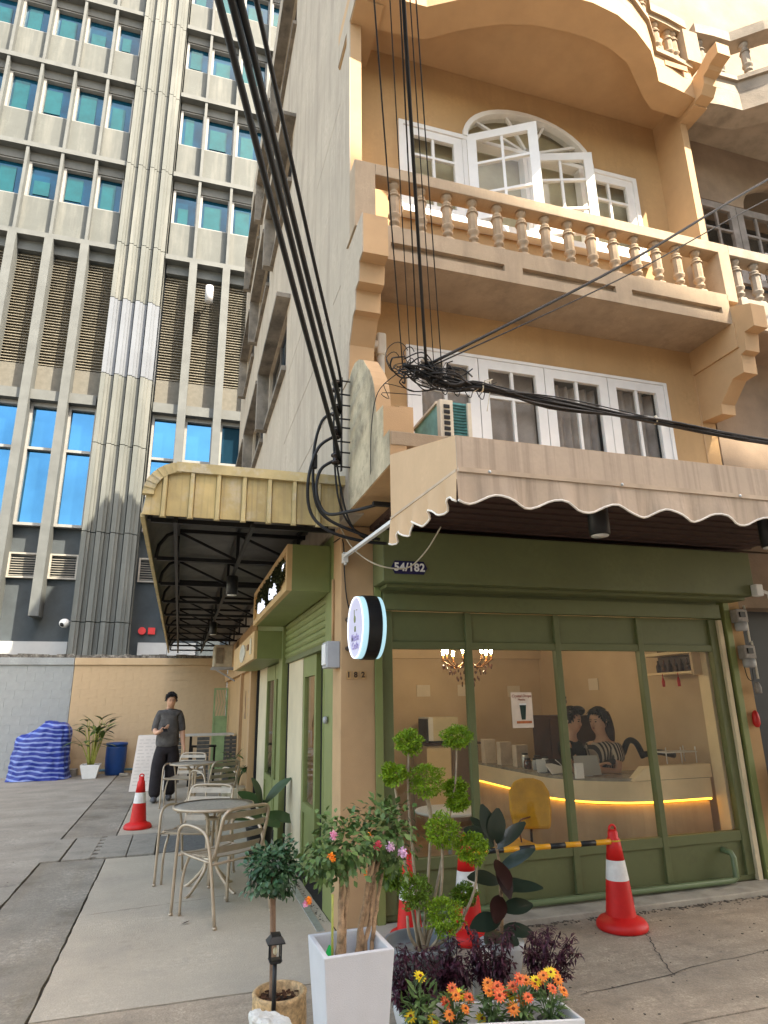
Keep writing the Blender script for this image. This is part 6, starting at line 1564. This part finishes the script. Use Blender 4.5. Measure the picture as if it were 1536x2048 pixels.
zinnia('coral and orange zinnia second from the left in the trough', 1.30, 3.22, (.285,.27,.255,.235,.22,.26,.205,.245), (M_zco,M_zor,M_zye,M_zco,M_zor,M_zye,M_zor,M_zco), 2)
zinnia('orange zinnia with pink-orange blooms in the middle of the trough', 1.47, 3.19, (.30,.29,.275,.28,.255,.15,.27,.235), (M_zor,M_zco,M_zor,M_zor,M_zco,M_zye,M_zco,M_zye), 3)
zinnia('coral zinnia fourth from the left in the trough', 1.605, 3.16, (.315,.30,.275,.25,.21,.205,.29,.23), (M_zco,M_zor,M_zco,M_zco,M_zor,M_zor,M_zor,M_zye), 4)
zinnia('yellow and orange zinnia at the right end of the trough', 1.735, 3.13, (.335,.32,.325,.30,.29,.285,.31,.30,.27), (M_zye,M_zye,M_zor,M_zor,M_zor,M_zco,M_zor,M_zye,M_zor), 5)
M_pur = mat('purple leaf', (.032,.006,.016), .5, 0, island=(.075,.018,.036)); M_purs = mat('purple stem', (.030,.012,.016), .7, .1)
def purple(label, x, y, h, rx, seed, lean=(0,0)):
    t = thing('purple_foliage_plant', label, 'plant', (x,y,.03), 'dark purple foliage plants behind the zinnias'); r_ = random.Random(seed); q = MB(); s_ = MB()
    MB().lathe((x,y,.0), [(.045,0),(.058,.10),(.062,.11)], 16).build('nursery_pot', M_black, t)
    for i in range(38):
        a = r_.uniform(0,6.28); hh = h*r_.uniform(.5,1.05); e = Vector((x+lean[0]*hh+rx*r_.uniform(.2,1)*math.cos(a), y+lean[1]*hh+rx*.7*r_.uniform(.2,1)*math.sin(a), hh)); b0 = Vector((x+.02*math.cos(a), y+.02*math.sin(a), .10)); md = b0*.5+e*.5+Vector((0,0,.03))
        pth = smooth_path([b0,md,e],4); s_.tube(pth, .0022, 4)
        for j in range(30):
            k = r_.uniform(.30,1)**.7; p = pth[min(len(pth)-1, int(k*len(pth)))]; d = Vector((r_.uniform(-1,1), r_.uniform(-1,1), r_.uniform(-.7,.6)))
            q.leaf(p+d*.008, d, (0,0,1), r_.uniform(.024,.040), r_.uniform(.009,.014), bend=.3, seg=2, fold=.2)
    s_.build('stems', M_purs, t, kind='stuff'); q.build('foliage', M_pur, t, kind='stuff'); return t
purple('dark purple plant at the left end behind the zinnias', 1.15, 3.36, .41, .12, 1)
purple('dark purple plant second from the left behind the zinnias', 1.37, 3.42, .40, .14, 2)
purple('dark purple plant in the middle behind the zinnias', 1.57, 3.40, .44, .16, 3)
purple('wide dark purple plant at the right end behind the zinnias', 1.80, 3.36, .40, .17, 4, (.28,-.05))
tag(MB().box(1.55,1.66,3.56,3.575,.03,.30).build('price_sign', M_whitep), 'white card half hidden behind the dark purple plants', 'card')

tag(MB().leaf((.13,5.62,.006), (1,.3,.1), (0,0,1), .06, .022, bend=-.1, seg=3).build('fallen_leaf', mat('dry leaf', (.07,.045,.03), .8, .2)), 'small dry fallen leaf on the pale slab in front of the near chair', 'leaf')
# ------------------------------------------------------------------ cables and small fittings
def cable(name, label, pts, r, group=None, n=8, k=8):
    return tag(MB().tube(smooth_path(pts, k), r, n).build(name, M_rubber), label, 'cable', group)
ins_y = (4.55, 4.57, 4.59, 4.61); ins_z = (3.99, 3.775, 3.58, 3.37)
top = [(.062*1.6667+.0,2.0,4.335),(.039,2.0,4.311),(.006,2.0,4.298),(-.044,2.0,4.278)]
labs = ('thick black power cable, rightmost of the four to the insulator rack','thick black power cable, second from the right of the four','thick black power cable, third from the right of the four','thick black power cable, leftmost of the four to the insulator rack')
for i in range(4):
    a = Vector((1.035, ins_y[i]-.10, ins_z[i]+.04)); b = Vector(top[i]); d = b-a
    mid = a + d*.5 + Vector((0,0,-.02)); end = a + d*1.5
    cable('power_cable', labs[i], [(1.03,ins_y[i],ins_z[i]), a, mid, b, end, a + d*2.0], (.0115,.0165,.0175,.0175)[i], 'power cables to the insulator rack', 10)
IR = thing('insulator_rack', 'rack of four dark spool insulators on the stained side wall', 'insulator', (1.1,4.6,3.65))
MB().box(1.075,1.085,4.565,4.60,3.28,4.08).build('strap', M_blackst, IR)
for i in range(4):
    y, z = 4.57, ins_z[i]
    MB().lathe((1.03,y,z-.045), [(.020,0),(.034,.008),(.036,.022),(.022,.034),(.022,.056),(.036,.068),(.034,.082),(.020,.09)], 16).build('insulator', mat('insulator brown', (.022,.014,.012), .25, .1), IR)
    b_ = MB(); b_.bar((1.15,y,z+.06),(1.02,y,z+.06),.010); b_.bar((1.15,y,z-.06),(1.02,y,z-.06),.010); b_.bar((1.03,y,z-.065),(1.03,y,z+.065),.008); b_.build('bracket', M_blackst, IR)
dl = [[(1.03,4.58,3.77),(.93,4.62,3.70),(.88,4.68,3.45),(.90,4.72,3.10),(1.0,4.72,2.93),(1.25,4.70,2.82),(1.42,4.70,2.78)],
      [(1.03,4.59,3.57),(.90,4.60,3.46),(.83,4.62,3.20),(.86,4.66,2.95),(1.0,4.62,2.80),(1.25,4.62,2.74),(1.45,4.62,2.73)],
      [(1.03,4.60,3.37),(.92,4.60,3.28),(.89,4.60,3.10),(.96,4.58,2.93),(1.10,4.40,2.90),(1.30,4.20,2.92)],
      [(1.03,4.58,3.95),(1.02,4.60,3.60),(1.05,4.63,3.20),(1.10,4.66,3.0),(1.20,4.70,2.86),(1.40,4.80,2.80)],
      [(1.03,4.60,3.55),(1.06,4.62,3.30),(1.13,4.66,3.0),(1.22,4.70,2.84),(1.42,4.85,2.78)]]
for i, p in enumerate(dl): cable('drop_cable', ('black drop cable looping widest past the canopy edge','black drop cable hanging lowest under the insulator rack','short black drop cable ending under the ledge','thin black drop cable from the top insulator','thin black drop cable from the third insulator')[i], p, .0125 if i < 3 else .008, 'drop cables below the insulator rack', 8, 6)
tag(MB().box(.86,.90,4.62,4.66,3.30,3.42).build('cable_joint', M_rubber, bevel=.008), 'black taped joint on a looping drop cable', 'joint')
tag(MB().box(1.22,1.42,4.18,4.22,2.895,2.925).build('cable_clamp', M_blackst, bevel=.004), 'dark metal clamp under the ledge holding a drop cable', 'clamp')
M_wire = mat('cream wire', (.62,.55,.42), .6, .05)
tag(MB().tube(smooth_path([(1.16,4.95,2.93),(1.24,4.86,2.74),(1.36,4.70,2.59),(1.52,4.66,2.545),(1.66,4.66,2.57),(1.78,4.60,2.70),(1.86,4.5,2.86)],6), .0055, 6).build('cream_wire', M_wire), 'cream wire sagging across the corner past the number plate', 'cable')
tag(MB().tube(smooth_path([(1.16,5.2,2.86),(1.19,4.99,2.83),(1.205,4.985,2.55),(1.225,4.985,2.35),(1.27,4.99,2.19)],6), .005, 6).build('sign_wire', M_rubber), 'thin black wire running down the pillar to the round sign', 'cable')
# tangle of telephone wires over the awning
hub = Vector((1.24, 3.22, 3.47))
CB = thing('cable_bundle', 'tangled bundle of black telephone cables strung along the front of the shophouse', 'cables', tuple(hub), None)
r_ = random.Random(5)
main = [Vector(p) for p in ((1.12,3.2,3.42),(1.24,3.2,3.44),(1.42,3.2,3.395),(1.617,3.2,3.378),(2.10,3.2,3.355),(2.879,3.2,3.313),(3.82,3.2,3.275),(5.5,3.2,3.26),(9,3.2,3.4))]
for i in range(16):
    p = []
    for j, m in enumerate(main):
        s = (.03,.045,.040,.014,.020,.010,.022,.03,.05)[j]; sag = -.03*r_.random() if j in (4,6) else 0
        p.append(m+Vector((0, r_.gauss(0,s), r_.gauss(0,s*.8)+sag)))
    MB().tube(smooth_path(p[r_.choice((0,0,1)):],5), r_.choice((.004,.005,.006,.008)), 6).build('cable', M_rubber, CB)
for i in range(26):
    c = Vector((r_.uniform(1.12,1.52), 3.2+r_.gauss(0,.03), 3.43+r_.gauss(0,.035))); R1 = r_.uniform(.05,.15); ax = r_.uniform(0,3.14); p = []
    for k in range(7):
        a = ax+k*r_.uniform(.5,.9); p.append(c+Vector((R1*math.cos(a), r_.gauss(0,.03), R1*.42*math.sin(a))))
    MB().tube(smooth_path(p,4), r_.choice((.0025,.004,.005)), 5).build('loose_loop', M_rubber, CB)
for (c, rr_) in (((1.10,3.2,3.50),.10),((1.07,3.2,3.47),.06),((1.17,3.2,3.53),.05)):
    MB().tube([Vector(c)+Vector((rr_*.8*math.cos(R(a)),.01*math.sin(R(3*a)),rr_*math.sin(R(a)))) for a in range(40,330,18)], .0028, 5).build('loose_loop', M_rubber, CB)
for x in (1.63, 2.88):
    z = 3.378 if x < 2 else 3.313
    MB().tube([(x+.004*math.cos(R(a)),3.2+.026*math.cos(R(a)),z+.026*math.sin(R(a))) for a in range(0,361,30)], .005, 6).build('tie', M_wire, CB)
for i in range(5):
    MB().tube(smooth_path([(1.6+.01*i,3.2,3.38),(1.62+r_.uniform(-.05,.08),3.2+r_.uniform(-.03,.03),3.38+r_.uniform(-.12,.10)),(1.66+r_.uniform(-.1,.1),3.2,3.38+r_.uniform(-.16,.06))],5), .0025, 5).build('loose_end', M_wire if i < 2 else M_rubber, CB)
for i in range(4):
    x = 1.34+.08*i; MB().tube(smooth_path([(x,3.2,3.40),(x+.02,3.2,3.33),(x+.05,3.2,3.30),(x+.07,3.2,3.36)],4), .003, 5).build('loose_end', M_rubber, CB)
ups = ((748,.551,4.243,'leftmost'),(780,.618,4.27,'second from the left'),(800,.661,4.288,'third from the left'),(807,.676,4.295,'middle and thickest'),(820,.705,4.305,'second from the right'),(832,.731,4.316,'rightmost'))
for i, (_, x, z, w) in enumerate(ups):
    a = hub + Vector((-.11+.05*i, 0, -.02)); b = Vector((x,1.8,z)); d = b-a
    cable('telephone_wire', w+' of the thin black wires rising steeply from the tangle', [a, a+d*.5+Vector((0,0,-.015)), b, a+d*1.5, a+d*2.0], (.004,.003,.0042,.010,.003,.0035)[i], 'thin wires rising from the tangle', 6, 6)
for i, (p, w) in enumerate((((4.39,3.2,5.68),'upper'),((4.30,3.2,5.44),'lower'))):
    a = hub + Vector((.06,0,.03-.02*i)); b = Vector(p); d = b-a
    cable('telephone_wire', w+' of the two wires slanting up to the right across the balcony', [a, a+d*.5+Vector((0,0,-.05)), b, a+d*1.8], (.010,.005)[i], 'wires slanting up across the balcony', 6, 8)
tag(MB().tube(smooth_path([(1.15,4.0,3.05),(1.10,3.8,3.30),(1.06,3.5,3.42),(1.12,3.22,3.43)],6), .003, 5).build('stay_wire', M_rubber), 'thin wire from the tangle to the mouldy rounded fin', 'cable')
# meters on the right-hand pillar
M_met = mat('meter grey', (.30,.27,.25), .5, .15, 15)
for i, (x, z, lab) in enumerate(((5.105,2.30,'upper grey electricity meter on the right pillar'),(5.125,1.96,'lower grey electricity meter on the right pillar'))):
    t = thing('electricity_meter', lab, 'meter', (x,5.0,z), 'meters on the right pillar')
    MB().box(x-.075,x+.055,4.90,4.99,z-.07,z+.06).build('case', M_met, t, bevel=.012); MB().lathe((x-.02,4.93,z-.145), [(.05,0),(.055,.03),(.055,.08)], 16).build('glass_cap', M_greyp, t)
    MB().box(x-.05,x+.01,4.885,4.90,z-.02,z+.03).build('dial', M_black, t); MB().tube([(x+.075,4.95,z-.25),(x+.075,4.95,z+.1)], .010).build('conduit', M_pvc, t)
tag(MB().tube(smooth_path([(5.06,4.95,1.85),(5.07,4.94,1.72),(5.12,4.93,1.70),(5.14,4.94,1.80)],5), .004, 5).build('meter_wire', M_rubber), 'black wire loop hanging below the lower meter', 'cable')
tag(MB().lathe((5.17,4.94,1.58), [(.028,0),(.03,.05),(.02,.09),(.01,.10)], 14).build('socket', M_met), 'grey hanging socket below the meters', 'socket')
o = thing('wall_lamp', 'white security lamp at the right end of the green fascia', 'lamp', (5.1,4.75,2.44))
MB().box(5.02,5.10,4.62,4.69,2.44,2.55).build('bracket', M_whitep, o, bevel=.01); MB().ell((5.20,4.62,2.44), .055,.05,.05).build('head', M_whitep, o); MB().tube([(5.07,4.64,2.50),(5.20,4.62,2.45)], .015).build('arm', M_whitep, o)
tag(MB().lathe((5.115,4.97,1.28), [(.018,0),(.032,.03),(.034,.08),(.024,.13),(.008,.15)], 14).build('red_holder', M_red), 'small red holder hung on the right pillar', 'holder')
o = thing('hand_cart', 'grey-framed dark red panel leaning at the right edge by the pillar', 'panel', (5.35,4.6,0))
q_ = MB(); q_.prism([(5.12,.62),(5.12,.88),(5.15,.95),(5.22,.98),(5.6,.98),(5.6,.60),(5.16,.55)], 'y', 4.86, 4.90); q_.build('frame', M_greyp, o)
q_ = MB(); q_.prism([(5.15,.64),(5.15,.86),(5.19,.93),(5.58,.94),(5.58,.63),(5.19,.60)], 'y', 4.845, 4.862); q_.build('panel', mat('dark red', (.16,.015,.02), .4, .1), o)
b_ = MB(); b_.tube([(5.3,4.88,0),(5.3,4.88,.6)], .015).tube([(5.55,4.88,0),(5.55,4.88,.6)], .015); b_.build('leg', M_greyp, o)
